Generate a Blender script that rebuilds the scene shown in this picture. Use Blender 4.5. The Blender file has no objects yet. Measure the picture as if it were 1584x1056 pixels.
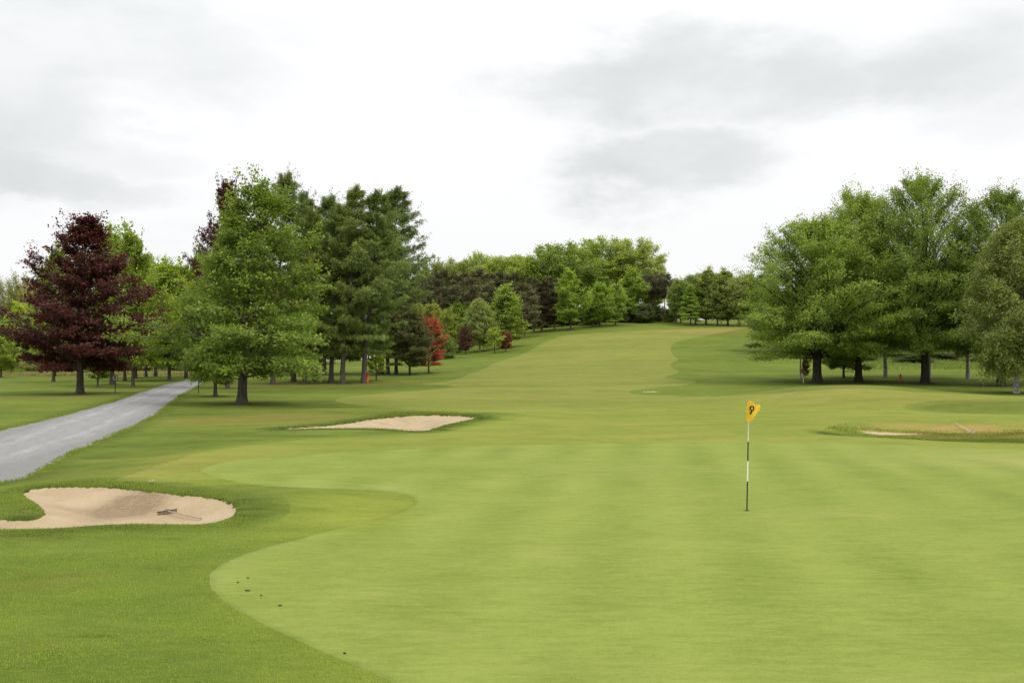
import bpy, math, random
import numpy as np
from mathutils import Vector
SC = bpy.context.scene
COL = SC.collection
R = math.radians
# ------------------------------------------------------------------ camera, world, sun
CAM_Z, FPX, PITCH = 2.7, 1540.0, R(1.04)
cd = bpy.data.cameras.new('camera'); cam = bpy.data.objects.new('camera', cd); COL.objects.link(cam)
cd.sensor_width = 36; cd.lens = FPX / 1584 * 36; cd.clip_end = 6000; cd.clip_start = 0.05
cam.location = (0, 0, CAM_Z); cam.rotation_euler = (R(90) + PITCH, 0, 0)
SC.camera = cam
SUN = Vector((0.62, -0.42, 0.95)).normalized()
SUN_EL = math.asin(SUN.z); SUN_AZ = math.atan2(SUN.x, SUN.y)
sl = bpy.data.lights.new('sun', 'SUN'); sl.energy = 1.5; sl.angle = R(12); sl.color = (1, .955, .89)
so = bpy.data.objects.new('sun', sl); COL.objects.link(so); so.rotation_euler = SUN.to_track_quat('Z', 'Y').to_euler()
SC.view_settings.view_transform = 'Standard'; SC.view_settings.look = 'None'
SC.view_settings.exposure = 0.0; SC.view_settings.gamma = 1.0
SC.cycles.max_bounces = 6; SC.cycles.diffuse_bounces = 3; SC.cycles.transmission_bounces = 4; SC.cycles.glossy_bounces = 2
SC.cycles.use_adaptive_sampling = True


def ray(u, v):
    x = (u - 792) / FPX; z = (528 - v) / FPX
    c, s = math.cos(PITCH), math.sin(PITCH)
    return np.array([x, c - s * z, s + c * z])


class NT:
    """small helper to write node trees compactly"""
    def __init__(s, tree): s.t = tree; s.n = tree.nodes; s.n.clear()
    def add(s, typ, **k):
        nd = s.n.new(typ)
        for a, b in k.items(): setattr(nd, a, b)
        return nd
    def set(s, nd, key, val):
        i = nd.inputs[key]
        if hasattr(val, 'is_output') or isinstance(val, bpy.types.NodeSocket): s.t.links.new(val, i)
        else: i.default_value = val
    def math(s, op, a, b=0.0, c=None, clamp=False):
        m = s.add('ShaderNodeMath', operation=op, use_clamp=clamp); s.set(m, 0, a); s.set(m, 1, b)
        if c is not None: s.set(m, 2, c)
        return m.outputs[0]
    def vmath(s, op, a, b=(0, 0, 0)):
        m = s.add('ShaderNodeVectorMath', operation=op); s.set(m, 0, a)
        if op != 'LENGTH' and op != 'NORMALIZE': s.set(m, 1, b)
        return m.outputs[1] if op in ('LENGTH', 'DISTANCE', 'DOT_PRODUCT') else m.outputs[0]
    def noise(s, vec, scale, detail=3, rough=.55, dist=0.0):
        m = s.add('ShaderNodeTexNoise'); s.set(m, 'Vector', vec); s.set(m, 'Scale', scale); s.set(m, 'Detail', detail)
        s.set(m, 'Roughness', rough); s.set(m, 'Distortion', dist); return m.outputs['Fac']
    def ramp(s, f, lo, hi, smooth=True):
        m = s.add('ShaderNodeMapRange', interpolation_type='SMOOTHSTEP' if smooth else 'LINEAR'); s.set(m, 0, f); s.set(m, 1, lo); s.set(m, 2, hi)
        return m.outputs[0]
    def mix(s, f, a, b, mode='MIX'):
        m = s.add('ShaderNodeMix', data_type='RGBA', blend_type=mode); s.set(m, 0, f)
        for key, v in ((6, a), (7, b)):
            s.set(m, key, (*v, 1) if isinstance(v, (tuple, list)) and len(v) == 3 else v)
        return m.outputs[2]
    def attr(s, name):
        return s.add('ShaderNodeAttribute', attribute_name=name).outputs['Fac']


# overcast sky: Nishita behind procedural cloud, brighter towards the zenith
w = bpy.data.worlds.new('World'); SC.world = w; w.use_nodes = True
nt = NT(w.node_tree)
tc = nt.add('ShaderNodeTexCoord').outputs['Generated']
dirn = nt.vmath('NORMALIZE', tc)
sep = nt.add('ShaderNodeSeparateXYZ'); nt.set(sep, 0, dirn)
sky = nt.add('ShaderNodeTexSky', sky_type='NISHITA', sun_disc=False, sun_elevation=SUN_EL, sun_rotation=SUN_AZ)
wv = nt.add('ShaderNodeVectorMath', operation='MULTIPLY'); nt.set(wv, 0, dirn); nt.set(wv, 1, (1, 1, 2.4))
dn = nt.add('ShaderNodeTexNoise'); nt.set(dn, 'Vector', wv.outputs[0]); nt.set(dn, 'Scale', 5.0); nt.set(dn, 'Detail', 6); nt.set(dn, 'Roughness', .6)
dv = nt.vmath('SUBTRACT', dn.outputs['Color'], (.5, .5, .5)); dv = nt.vmath('MULTIPLY', dv, (.26, .26, .15))
dd = nt.vmath('ADD', dirn, dv)
gray = None
for (u, v, rx, rz, a) in ((60, 40, 420, 120, 1.0), (-60, 160, 230, 170, 1.0), (70, 285, 170, 52, .9), (150, 220, 190, 60, .6), (420, 10, 260, 50, .55),
                          (1120, 110, 400, 110, 1.0), (1230, 30, 330, 80, .6), (1040, 262, 220, 78, 1.0), (980, 205, 230, 80, .5), (1520, 50, 280, 150, .8), (1560, 190, 170, 70, .5), (260, 385, 130, 40, .4), (790, 310, 100, 32, .3)):
    r_ = ray(u, v); L_ = float(np.linalg.norm(r_)); c_ = r_ / L_
    d_ = nt.vmath('SUBTRACT', dd, tuple(c_)); d_ = nt.vmath('MULTIPLY', d_, (FPX / rx, FPX / rx, FPX / rz))
    l_ = nt.vmath('LENGTH', d_); b_ = nt.ramp(l_, 1.55, .1); b_ = nt.math('MULTIPLY', b_, a)
    gray = b_ if gray is None else nt.math('MAXIMUM', gray, b_)
gn = nt.noise(wv.outputs[0], 2.6, 5, .6); gn = nt.ramp(gn, .50, .72)
up_ = nt.ramp(sep.outputs[2], .34, .6); gn = nt.math('MULTIPLY', gn, nt.math('MULTIPLY', up_, .7))
gray = nt.math('MAXIMUM', gray, gn)
gray = nt.math('MULTIPLY', nt.ramp(gray, .2, .92), nt.math('ADD', nt.math('MULTIPLY', nt.ramp(nt.noise(wv.outputs[0], 5, 5, .55), .3, .7), .45), .38), clamp=True)
el = nt.math('MAXIMUM', sep.outputs[2], 0.0)
lum = nt.math('ADD', nt.math('MULTIPLY', nt.math('MULTIPLY', el, el), 1.70), .975)
lum = nt.math('MULTIPLY', lum, nt.math('SUBTRACT', 1.0, nt.math('MULTIPLY', gray, .33)))
cloudc = nt.mix(gray, (1.0, 1.0, 1.005), (.955, .99, 1.0))
cl = nt.add('ShaderNodeVectorMath', operation='SCALE'); nt.set(cl, 0, cloudc); nt.set(cl, 'Scale', nt.math('MULTIPLY', lum, 10.0))
wc = nt.mix(.97, sky.outputs[0], cl.outputs[0])
bg = nt.add('ShaderNodeBackground'); nt.set(bg, 0, wc); nt.set(bg, 1, .1)
wo = nt.add('ShaderNodeOutputWorld'); nt.set(wo, 0, bg.outputs[0])


# ------------------------------------------------------------------ object helpers
def tag(o, label=None, cat=None, group=None, kind=None):
    for k, v in (('label', label), ('category', cat), ('group', group), ('kind', kind)):
        if v: o[k] = v
    return o


def mesh_np(name, V, F, mat, parent=None, attrs=None, normals=None, smooth=True, mats=None, matidx=None):
    """V (n,3), F list of (m,k) int arrays -> linked mesh object"""
    me = bpy.data.meshes.new(name)
    V = np.asarray(V, np.float32)
    if not isinstance(F, (list, tuple)): F = [F]
    F = [np.asarray(f, np.int32) for f in F if len(f)]
    me.vertices.add(len(V)); me.vertices.foreach_set('co', V.ravel())
    nl = sum(f.size for f in F); npoly = sum(len(f) for f in F)
    me.loops.add(nl); me.polygons.add(npoly)
    me.loops.foreach_set('vertex_index', np.concatenate([f.ravel() for f in F]))
    tot = np.concatenate([np.full(len(f), f.shape[1], np.int32) for f in F])
    st = np.concatenate([[0], np.cumsum(tot)[:-1]]).astype(np.int32)
    me.polygons.foreach_set('loop_start', st)
    for m in (mats or [mat]): me.materials.append(m)
    if matidx is not None: me.polygons.foreach_set('material_index', np.asarray(matidx, np.int32))
    me.polygons.foreach_set('use_smooth', np.full(npoly, smooth))
    me.update(calc_edges=True)
    for k, a in (attrs or {}).items():
        at = me.attributes.new(k, 'FLOAT', 'POINT'); at.data.foreach_set('value', np.asarray(a, np.float32))
    if normals is not None:
        me.normals_split_custom_set_from_vertices([tuple(n) for n in normals])
    o = bpy.data.objects.new(name, me); COL.objects.link(o)
    if parent: o.parent = parent
    return o


def empty(name, loc, label=None, cat=None, group=None, rz=0.0):
    o = bpy.data.objects.new(name, None); COL.objects.link(o); o.location = loc; o.rotation_euler = (0, 0, rz)
    o.empty_display_size = .3
    return tag(o, label, cat, group)


def tubes(P, Rd, m):
    """P (N,K,3) polylines, Rd (N,K) radii -> verts, quads"""
    P = np.asarray(P, float); Rd = np.asarray(Rd, float); N, K, _ = P.shape
    T = np.gradient(P, axis=1); T /= np.linalg.norm(T, axis=2, keepdims=True) + 1e-9
    ref = np.where(np.abs(T[..., 2:3]) > .85, np.array([1., 0, 0]), np.array([0, 0, 1.]))
    A = np.cross(T, ref); A /= np.linalg.norm(A, axis=2, keepdims=True) + 1e-9
    B = np.cross(T, A)
    th = np.arange(m) * 2 * math.pi / m
    V = P[:, :, None] + Rd[:, :, None, None] * (A[:, :, None] * np.cos(th)[None, None, :, None] + B[:, :, None] * np.sin(th)[None, None, :, None])
    idx = np.arange(N * K * m).reshape(N, K, m)
    a = idx[:, :-1]; b = idx[:, 1:]
    F = np.stack([a, np.roll(a, -1, 2), np.roll(b, -1, 2), b], -1).reshape(-1, 4)
    return V.reshape(-1, 3), F


def join(parts):
    Vs, Fs, o = [], {}, 0
    for V, F in parts:
        for f in (F if isinstance(F, list) else [F]):
            Fs.setdefault(f.shape[1], []).append(f + o)
        Vs.append(V); o += len(V)
    return np.concatenate(Vs), [np.concatenate(f) for f in Fs.values()]


# ------------------------------------------------------------------ materials
def new_mat(name):
    m = bpy.data.materials.new(name); m.use_nodes = True
    return m, NT(m.node_tree)


def finish(nt, col, rough=.8, spec=.3, bump=None, bstr=.3, bdist=.02):
    p = nt.add('ShaderNodeBsdfPrincipled'); nt.set(p, 'Base Color', col); nt.set(p, 'Roughness', rough); nt.set(p, 'Specular IOR Level', spec)
    if bump is not None:
        b = nt.add('ShaderNodeBump'); nt.set(b, 'Height', bump); nt.set(b, 'Strength', bstr); nt.set(b, 'Distance', bdist); nt.set(p, 'Normal', b.outputs[0])
    o = nt.add('ShaderNodeOutputMaterial'); nt.set(o, 0, p.outputs[0]); return p


def mat_plain(name, col, rough=.6, spec=.3, var=.12, scale=8):
    m, nt = new_mat(name)
    c = nt.add('ShaderNodeTexCoord').outputs['Object']
    n = nt.noise(c, scale, 4)
    finish(nt, nt.mix(n, tuple(x * (1 - var) for x in col), tuple(min(1, x * (1 + var)) for x in col)), rough, spec, n, .1)
    return m


def mat_grass(name, dark, light, dry, fine=.5, dry_amt=.25, stripe=0.0, bstr=.4, speck=.0, blot=1.0):
    m, nt = new_mat(name)
    c = nt.add('ShaderNodeTexCoord').outputs['Object']
    cs = nt.vmath('MULTIPLY', c, (.42, 1, 1))
    big = nt.noise(cs, .09, 4, .6); mid = nt.noise(cs, .8, 5, .62, .4); fin = nt.noise(nt.vmath('MULTIPLY', c, (.3, 1, 1)), 7, 6, .75); ult = nt.noise(c, 55, 3, .7)
    f = nt.math('ADD', nt.math('MULTIPLY', nt.ramp(big, .3, .7), .34 * blot), nt.math('MULTIPLY', nt.ramp(mid, .28, .72), .36 * blot))
    f = nt.math('ADD', f, .35 * (1 - blot)); gra = nt.noise(nt.vmath('MULTIPLY', c, (.7, 1, 1)), 17, 5, .8)
    f = nt.math('ADD', f, nt.math('MULTIPLY', nt.math('SUBTRACT', gra, .5), .9 * fine))
    f = nt.math('ADD', f, nt.math('MULTIPLY', nt.ramp(fin, .3, .7), .26 + .1 * fine))
    f = nt.math('ADD', f, nt.math('MULTIPLY', nt.math('SUBTRACT', ult, .42), fine))
    if stripe:
        sx = nt.add('ShaderNodeSeparateXYZ'); nt.set(sx, 0, c)
        wob = nt.math('MULTIPLY', nt.noise(c, .12, 2), 1.0)
        ang = nt.math('ADD', nt.math('MULTIPLY', nt.math('ADD', sx.outputs[0], nt.math('MULTIPLY', sx.outputs[1], -.14)), 3.3), wob)
        st = nt.math('MULTIPLY', nt.math('SINE', ang), stripe)
        st = nt.math('MULTIPLY', st, nt.ramp(nt.noise(cs, .22, 3), .35, .65))
        f = nt.math('ADD', f, st)
    f = nt.math('ADD', nt.math('MULTIPLY', nt.math('SUBTRACT', f, .5), 1.2), .53, clamp=True)
    col = nt.mix(f, dark, light)
    col = nt.mix(nt.attr('trim'), col, nt.mix(f, (.105, .138, .016), (.205, .232, .040)))
    dn = nt.math('MULTIPLY', nt.ramp(nt.noise(cs, .33, 6, .68, .6), .50, .72), nt.ramp(nt.noise(cs, 3.2, 4, .6), .3, .62))
    dd_ = nt.math('ADD', nt.math('MULTIPLY', dn, dry_amt), nt.math('MULTIPLY', nt.attr('dry'), nt.math('ADD', .35, nt.ramp(nt.noise(cs, 1.5, 5, .65), .35, .65))), clamp=True)
    col = nt.mix(dd_, col, dry)
    df = nt.math('MULTIPLY', nt.attr('duff_contact'), nt.math('ADD', .45, nt.ramp(nt.noise(c, 2.2, 5, .7), .35, .6)), clamp=True)
    col = nt.mix(df, col, (.072, .056, .030))  # brown tree litter, doubling as painted contact shade at the trunks
    # longer, denser, darker-bladed growth where the mower does not reach, and some painted shade
    lush_shade = nt.math('MULTIPLY', nt.attr('lush_shade'), nt.math('ADD', .35, nt.ramp(nt.noise(cs, 2.5, 4, .6), .3, .7)), clamp=True)
    col = nt.mix(lush_shade, col, tuple(x * .62 for x in dark))
    if speck:
        sp = nt.ramp(nt.noise(nt.vmath('MULTIPLY', c, (.35, 1.1, 1)), 2.1, 6, .7), .70, .80)
        col = nt.mix(nt.math('MULTIPLY', sp, speck), col, (.42, .42, .14))
    h = nt.math('ADD', nt.math('MULTIPLY', ult, .5), fin)
    finish(nt, col, 1.0, .04, h, bstr, .03)
    return m


M = {}
M['green'] = mat_grass('putting_turf', (.097, .142, .027), (.186, .232, .063), (.29, .28, .10), fine=1.0, dry_amt=.3, stripe=.17, bstr=.2, speck=.55, blot=.5)
M['fairway'] = mat_grass('fairway_turf', (.080, .109, .015), (.190, .200, .046), (.25, .185, .06), fine=.8, dry_amt=.48, bstr=.35, blot=.85)
M['rough'] = mat_grass('rough_turf', (.050, .078, .010), (.134, .170, .028), (.175, .120, .036), fine=.8, dry_amt=.34, bstr=.6)

m, nt = new_mat('gravel_path'); M['path'] = m
c = nt.add('ShaderNodeTexCoord').outputs['Object']
ca = nt.attr('across'); al = nt.add('ShaderNodeCombineXYZ'); nt.set(al, 0, nt.math('MULTIPLY', ca, 1.0)); nt.set(al, 1, nt.math('MULTIPLY', nt.attr('along'), .22))
trk = nt.noise(al.outputs[0], 2.4, 6, .65)
f = nt.math('ADD', nt.math('MULTIPLY', nt.ramp(trk, .3, .7), .28), nt.math('MULTIPLY', nt.ramp(nt.noise(c, 13, 6, .8), .3, .7), .55))
col = nt.mix(f, (.145, .141, .136), (.315, .308, .296))
tk = nt.math('SUBTRACT', 1.0, nt.math('MULTIPLY', nt.math('ABSOLUTE', nt.math('SUBTRACT', ca, .8)), 3.2), clamp=True); col = nt.mix(nt.math('MULTIPLY', nt.math('MULTIPLY', tk, .6), nt.ramp(nt.noise(al.outputs[0], 1.2, 4, .7), .3, .7)), col, (.325, .32, .31))
ed = nt.ramp(ca, 1.05, 1.9); ed = nt.math('MULTIPLY', ed, nt.noise(c, 3, 4, .7)); col = nt.mix(ed, col, (.145, .14, .13))
gr = nt.ramp(nt.noise(c, 5, 5, .7), .66, .74); gr = nt.math('MULTIPLY', gr, nt.ramp(ca, 1.2, 1.9)); col = nt.mix(gr, col, (.10, .13, .03))
finish(nt, col, .9, .2, nt.noise(c, 40, 4, .7), .6, .03)

m, nt = new_mat('bunker_sand'); M['sand'] = m
c = nt.add('ShaderNodeTexCoord').outputs['Object']
n1 = nt.noise(c, 1.1, 5, .6); n2 = nt.noise(c, 24, 4, .75); rk = nt.noise(nt.vmath('MULTIPLY', c, (9, 2.2, 1)), 1.6, 3, .6, 1.2)
f = nt.math('ADD', nt.math('MULTIPLY', nt.ramp(n1, .3, .7), .45), nt.math('MULTIPLY', n2, .35)); f = nt.math('ADD', f, nt.math('MULTIPLY', rk, .25))
col = nt.mix(f, (.262, .193, .110), (.42, .333, .212))
wet = nt.attr('wet'); wn = nt.math('MULTIPLY', wet, nt.math('ADD', nt.math('MULTIPLY', nt.ramp(nt.noise(nt.vmath('MULTIPLY', c, (1.0, 2.4, 1)), 6, 4, .7, 1.5), .38, .6), .75), .5), clamp=True)
col = nt.mix(nt.math('MULTIPLY', wn, .8), col, (.155, .108, .060))
finish(nt, col, .95, .1, nt.math('ADD', nt.math('MULTIPLY', n2, .6), rk), .7, .04)


def mat_leaf(name, trans=.33, second=None, rough=.55, spec=.25, amp=(.62, 1.45), ns=.5):
    m, nt = new_mat(name)
    oi = nt.add('ShaderNodeObjectInfo')
    t = nt.attr('tint')
    c = nt.add('ShaderNodeTexCoord').outputs['Object']
    base = oi.outputs['Color']
    k = nt.math('ADD', nt.math('MULTIPLY', t, amp[1] - amp[0]), amp[0])
    sc = nt.add('ShaderNodeVectorMath', operation='SCALE'); nt.set(sc, 0, base); nt.set(sc, 'Scale', k)
    col = sc.outputs[0]
    # young leaves are yellower
    yel = nt.vmath('MULTIPLY', col, (1.22, 1.06, .62)); col = nt.mix(nt.ramp(t, .45, 1.0), col, yel)
    if second:
        col = nt.mix(nt.ramp(nt.math('ADD', nt.noise(c, ns, 3, .6), nt.math('MULTIPLY', nt.math('SUBTRACT', t, .5), .25)), .50, .62), col, second)
    p = nt.add('ShaderNodeBsdfPrincipled'); nt.set(p, 'Base Color', col); nt.set(p, 'Roughness', rough); nt.set(p, 'Specular IOR Level', spec)
    tr = nt.add('ShaderNodeBsdfTranslucent'); nt.set(tr, 0, nt.vmath('MULTIPLY', col, (1.5, 1.5, .8)))
    mx = nt.add('ShaderNodeMixShader'); nt.set(mx, 0, trans); nt.set(mx, 1, p.outputs[0]); nt.set(mx, 2, tr.outputs[0])
    o = nt.add('ShaderNodeOutputMaterial'); nt.set(o, 0, mx.outputs[0])
    return m


M['leaf'] = mat_leaf('leaves')
M['needle'] = mat_leaf('needles', .2, None, .7, .15)
M['pine'] = mat_leaf('pine_needles', .12, (.092, .058, .026), .7, .15, ns=.35)
M['hawthorn'] = mat_leaf('hawthorn_leaves', .3, (.085, .10, .03), ns=.38)
M['copper'] = mat_leaf('copper_leaves', .28, (.085, .032, .018), .5, .3, amp=(.5, 1.9), ns=.9)


def mat_bark(name, a, b, scale=3.0, white=False):
    m, nt = new_mat(name)
    c = nt.add('ShaderNodeTexCoord').outputs['Object']
    n = nt.noise(nt.vmath('MULTIPLY', c, (4, 4, .7)), scale, 5, .7)
    col = nt.mix(nt.ramp(n, .3, .7), a, b)
    if white:
        d = nt.ramp(nt.noise(nt.vmath('MULTIPLY', c, (1.2, 1.2, 5)), 1.6, 4, .7), .52, .6); col = nt.mix(d, col, (.035, .03, .026))
    finish(nt, col, .9, .2, n, .7, .05)
    return m


M['bark'] = mat_bark('grey_bark', (.050, .042, .032), (.125, .108, .082))
M['barkl'] = mat_bark('brown_bark', (.055, .045, .036), (.135, .11, .085))
M['barkd'] = mat_bark('dark_bark', (.022, .019, .015), (.058, .05, .04))
M['birchb'] = mat_bark('birch_bark', (.30, .26, .23), (.60, .57, .53), white=True)
M['pineb'] = mat_bark('pine_bark', (.14, .075, .045), (.28, .17, .11))

# ------------------------------------------------------------------ terrain
_hy = np.array([-2000, 0, 70, 95, 120, 150, 190, 225, 245, 262, 300, 400, 700, 3000.]); _hz = np.array([0, 0, 0, .3, 1.35, 3.5, 7.5, 11.0, 12.7, 12.8, 10.5, 7, 3, 0.])
_ty = np.arange(-200, 2500, 1.0); _tz = np.interp(_ty, _hy, _hz)
for _ in range(3): _tz = np.convolve(np.pad(_tz, 6, mode='edge'), np.ones(13) / 13, mode='valid')


def sstep(a, b, x):
    t = np.clip((x - a) / (b - a), 0, 1); return t * t * (3 - 2 * t)


def vnoise(x, y, s=1.0, seed=0.0):
    a = x * s + seed * 7.13; b = y * s + seed * 3.77
    return (np.sin(a * 1.0 + 1.7 * np.sin(b * .71 + 1.1)) + np.sin(b * 1.13 + 1.9 * np.sin(a * .63 + 2.3)) + .6 * np.sin(a * 2.1 + b * 1.7 + 1.3 * np.sin(b * 1.9)) + .6 * np.sin(b * 2.3 - a * 1.9 + seed)) / 3.2


def gs(x, y, cx, cy, sx, sy): return np.exp(-((x - cx) / sx) ** 2 - ((y - cy) / sy) ** 2)


def h0(x, y):
    x = np.asarray(x, float); y = np.asarray(y, float)
    z = np.interp(y, _ty, _tz) * sstep(-62, 24, x) * (1 - .35 * sstep(60, 200, x))
    z = z + 1.12 * gs(x, y, 20.3, 61, 7.4, 6.5) + .35 * gs(x, y, 33, 58, 9, 6)          # mound in front of the right-hand trees
    z = z + .10 * vnoise(x, y, .09) * sstep(30, 70, y) + .02 * vnoise(x, y, .55, 2) * sstep(6, 14, y)
    z = z + .16 * gs(x, y, -7.0, 22.4, 3.4, 1.0) + .12 * gs(x, y, -4.3, 19.5, .9, 2.0)   # banks round the near bunker
    z = z + .30 * gs(x, y, -7.5, 49.5, 6.0, 1.8) + .28 * gs(x, y, -1.2, 44.5, 2.6, 2.8)  # banks round the middle bunker
    z = z - .25 * sstep(55, 20, y) * sstep(-8, -13, x) * sstep(12, 20, y)                # the drive lies a little lower
    return z


def px_ground(u, v):
    """photograph pixel -> point on the terrain"""
    r = ray(u, v); t = 4.0 * 1.004 ** np.arange(1180)
    X = r[0] * t; Y = r[1] * t; Z = CAM_Z + r[2] * t; D = Z - h0(X, Y)
    k = np.argmax(D < 0)
    if D[k] >= 0: k = np.argmin(np.where(Y > 120, (Z - h0(X, Y)) / Y, 9)); return np.array([X[k], Y[k], float(h0(X[k], Y[k]))])
    a = D[k - 1] / (D[k - 1] - D[k]); tt = t[k - 1] + a * (t[k] - t[k - 1])
    return np.array([r[0] * tt, r[1] * tt, float(h0(r[0] * tt, r[1] * tt))])


def poly(pts, it=2, closed=True):
    P = np.array(pts, float)
    for _ in range(it):
        Q = np.roll(P, -1, 0); A = .75 * P + .25 * Q; B = .25 * P + .75 * Q
        P = np.stack([A, B], 1).reshape(-1, 2)
    return np.array([px_ground(u, v)[:2] for u, v in P])


def sdf(P, X, Y, chunk=60000):
    """signed distance to polygon P, negative inside"""
    A = P; B = np.roll(P, -1, 0); E = B - A; L2 = (E ** 2).sum(1) + 1e-12
    out = np.empty(X.size); X = X.ravel(); Y = Y.ravel()
    lo = P.min(0); hi = P.max(0)
    far = np.maximum(np.maximum(lo[0] - X, X - hi[0]), np.maximum(lo[1] - Y, Y - hi[1]))
    out[:] = np.maximum(far, 0) + 6
    idx = np.nonzero(far < 6)[0]
    for s in range(0, len(idx), chunk):
        j = idx[s:s + chunk]; x = X[j][:, None]; y = Y[j][:, None]
        t = np.clip(((x - A[:, 0]) * E[:, 0] + (y - A[:, 1]) * E[:, 1]) / L2, 0, 1)
        d = np.sqrt(((x - A[:, 0] - t * E[:, 0]) ** 2 + (y - A[:, 1] - t * E[:, 1]) ** 2).min(1))
        cr = ((A[:, 1] > y) != (B[:, 1] > y)) & (x < A[:, 0] + (y - A[:, 1]) * E[:, 0] / np.where(E[:, 1] == 0, 1e-9, E[:, 1]))
        out[j] = np.where(cr.sum(1) % 2 == 1, -d, d)
    return out


PB1 = poly([(-90, 800), (0, 801), (30, 802), (56, 799), (66, 793), (60, 782), (42, 772), (30, 763), (42, 755), (66, 752), (110, 750.5), (160, 750.5), (200, 753.5), (235, 758.5), (266, 760), (274, 763), (318, 765.5), (354, 772),
            (371, 784), (364, 797), (340, 806), (312, 811), (258, 810.5), (197, 810), (145, 812.5), (91, 817), (0, 818.5), (-90, 821)], 1)
PB2 = poly([(422, 662.6), (479, 659), (526, 655.5), (564, 648.5), (612, 643.5), (652, 641.4), (690, 641.4), (726, 643), (740, 645.5), (716, 651), (690, 656.5), (674, 661.5), (660, 666.5), (634, 666.5), (602, 663), (551, 662), (495, 662.3), (447, 663.8)], 1)
PB3 = poly([(1322, 656.6), (1345, 655), (1372, 654.7), (1400, 655.4), (1440, 656.2), (1400, 658.6), (1345, 658.6)], 1)
PB4 = poly([(992, 605.5), (1000, 604.7), (1018, 604.8), (1023, 605.8), (1010, 606.6), (995, 606.4)], 1)
PHOL = poly([(1262, 669), (1290, 654.5), (1340, 650), (1400, 650), (1584, 650.5), (1800, 652), (1800, 690), (1584, 683), (1480, 681), (1400, 676.5), (1330, 673)], 1)
PGREEN = poly([(322, 900), (328, 880), (375, 856), (450, 836), (530, 815), (595, 800), (636, 785), (645, 774), (630, 763), (590, 757.5), (520, 756), (440, 753), (380, 748), (330, 738), (300, 728), (340, 714), (420, 706), (520, 699),
               (650, 693), (800, 688), (950, 685.5), (1150, 684), (1300, 684.5), (1450, 690), (1600, 697), (1900, 706), (2400, 760), (2400, 1500), (1200, 1500), (700, 1120), (610, 1052), (520, 1016), (440, 980), (380, 950), (340, 926)])
PFAIR = poly([(170, 745), (235, 722), (290, 704), (380, 688), (470, 680), (560, 676), (650, 672), (740, 660), (812, 645), (815, 640), (770, 637), (700, 636), (640, 632), (560, 628), (512, 620), (530, 614), (590, 608), (660, 602.5), (705, 598), (690, 595),
              (640, 594.5), (700, 589), (722, 580), (748, 571), (768, 560), (797, 551.5), (817, 544), (838, 531), (857, 524), (868, 518), (905, 515), (960, 512.5), (1040, 509.5), (1110, 506.5), (1150, 504), (1190, 505), (1150, 508),
              (1118, 514), (1070, 522), (1042, 530), (1036, 540), (1041, 550), (1052, 556.5), (1037, 562), (1037, 568), (1055, 574.5), (1040, 579.5), (1024, 582.5), (1040, 586), (1085, 589), (1060, 596), (1000, 600), (960, 607), (1010, 612),
              (1110, 613), (1200, 608.5), (1290, 601), (1350, 600), (1420, 607), (1480, 610), (1600, 612), (1700, 614), (1700, 617), (1584, 616), (1460, 618), (1395, 625), (1400, 634), (1460, 639), (1600, 643), (1800, 645), (2100, 655), (1800, 656), (1584, 655), (1400, 655), (1290, 658),
              (1250, 671), (1330, 674), (1400, 677.5), (1480, 682), (1584, 684.5), (1900, 693), (2500, 760), (2500, 1600), (1100, 1600), (800, 1110), (660, 1040), (560, 1000), (450, 950), (380, 905), (420, 870), (520, 840), (600, 815), (690, 790), (690, 760), (620, 745), (500, 741), (430, 742), (330, 740), (245, 746)])
_pl = [(-60, 683), (0, 665.5), (60, 652.5), (120, 637), (180, 620.5), (230, 603), (262, 593), (290, 586.5), (318, 581.5)]
_pr = [(322, 587), (305, 596), (285, 606), (265, 622), (237, 645), (160, 678), (100, 703), (60, 727), (40, 741), (0, 745.5), (-60, 756)]
PL = np.array([px_ground(*p)[:2] for p in _pl]); PRr = np.array([px_ground(*p)[:2] for p in _pr])
_ext = [(-66, 215), (-92, 300), (-86, 300), (-60, 215)]
PPATH = np.concatenate([PL, np.array(_ext), PRr, [[-25, 12.5], [-34, 17.5]]])


def chaikin(P, it):
    for _ in range(it):
        Q = np.roll(P, -1, 0); P = np.stack([.75 * P + .25 * Q, .25 * P + .75 * Q], 1).reshape(-1, 2)
    return P


PPATH = chaikin(PPATH, 2)
BUNK = [(PB1, .26, 1.1, .06), (PB2, .34, 2.2, .08), (PB3, .15, .8, .05), (PB4, .2, .8, .05)]


def hfull(x, y, S=None):
    z = h0(x, y)
    if S is None: S = [sdf(b[0], x, y) for b in BUNK] + [sdf(PHOL, x, y)]
    for (P, dp, wd, lip), s in zip(BUNK, S):
        z = z - (lip * sstep(.03, -.10, s) + (dp - lip) * sstep(-.05, -wd, s))
        z = z + .02 * gs(s, s * 0, .18, 0, .22, 1)
    z = z - .38 * sstep(.8, -2.0, S[4])
    return z


def ground_z(x, y):
    return float(hfull(np.array([float(x)]), np.array([float(y)]))[0])


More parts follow.
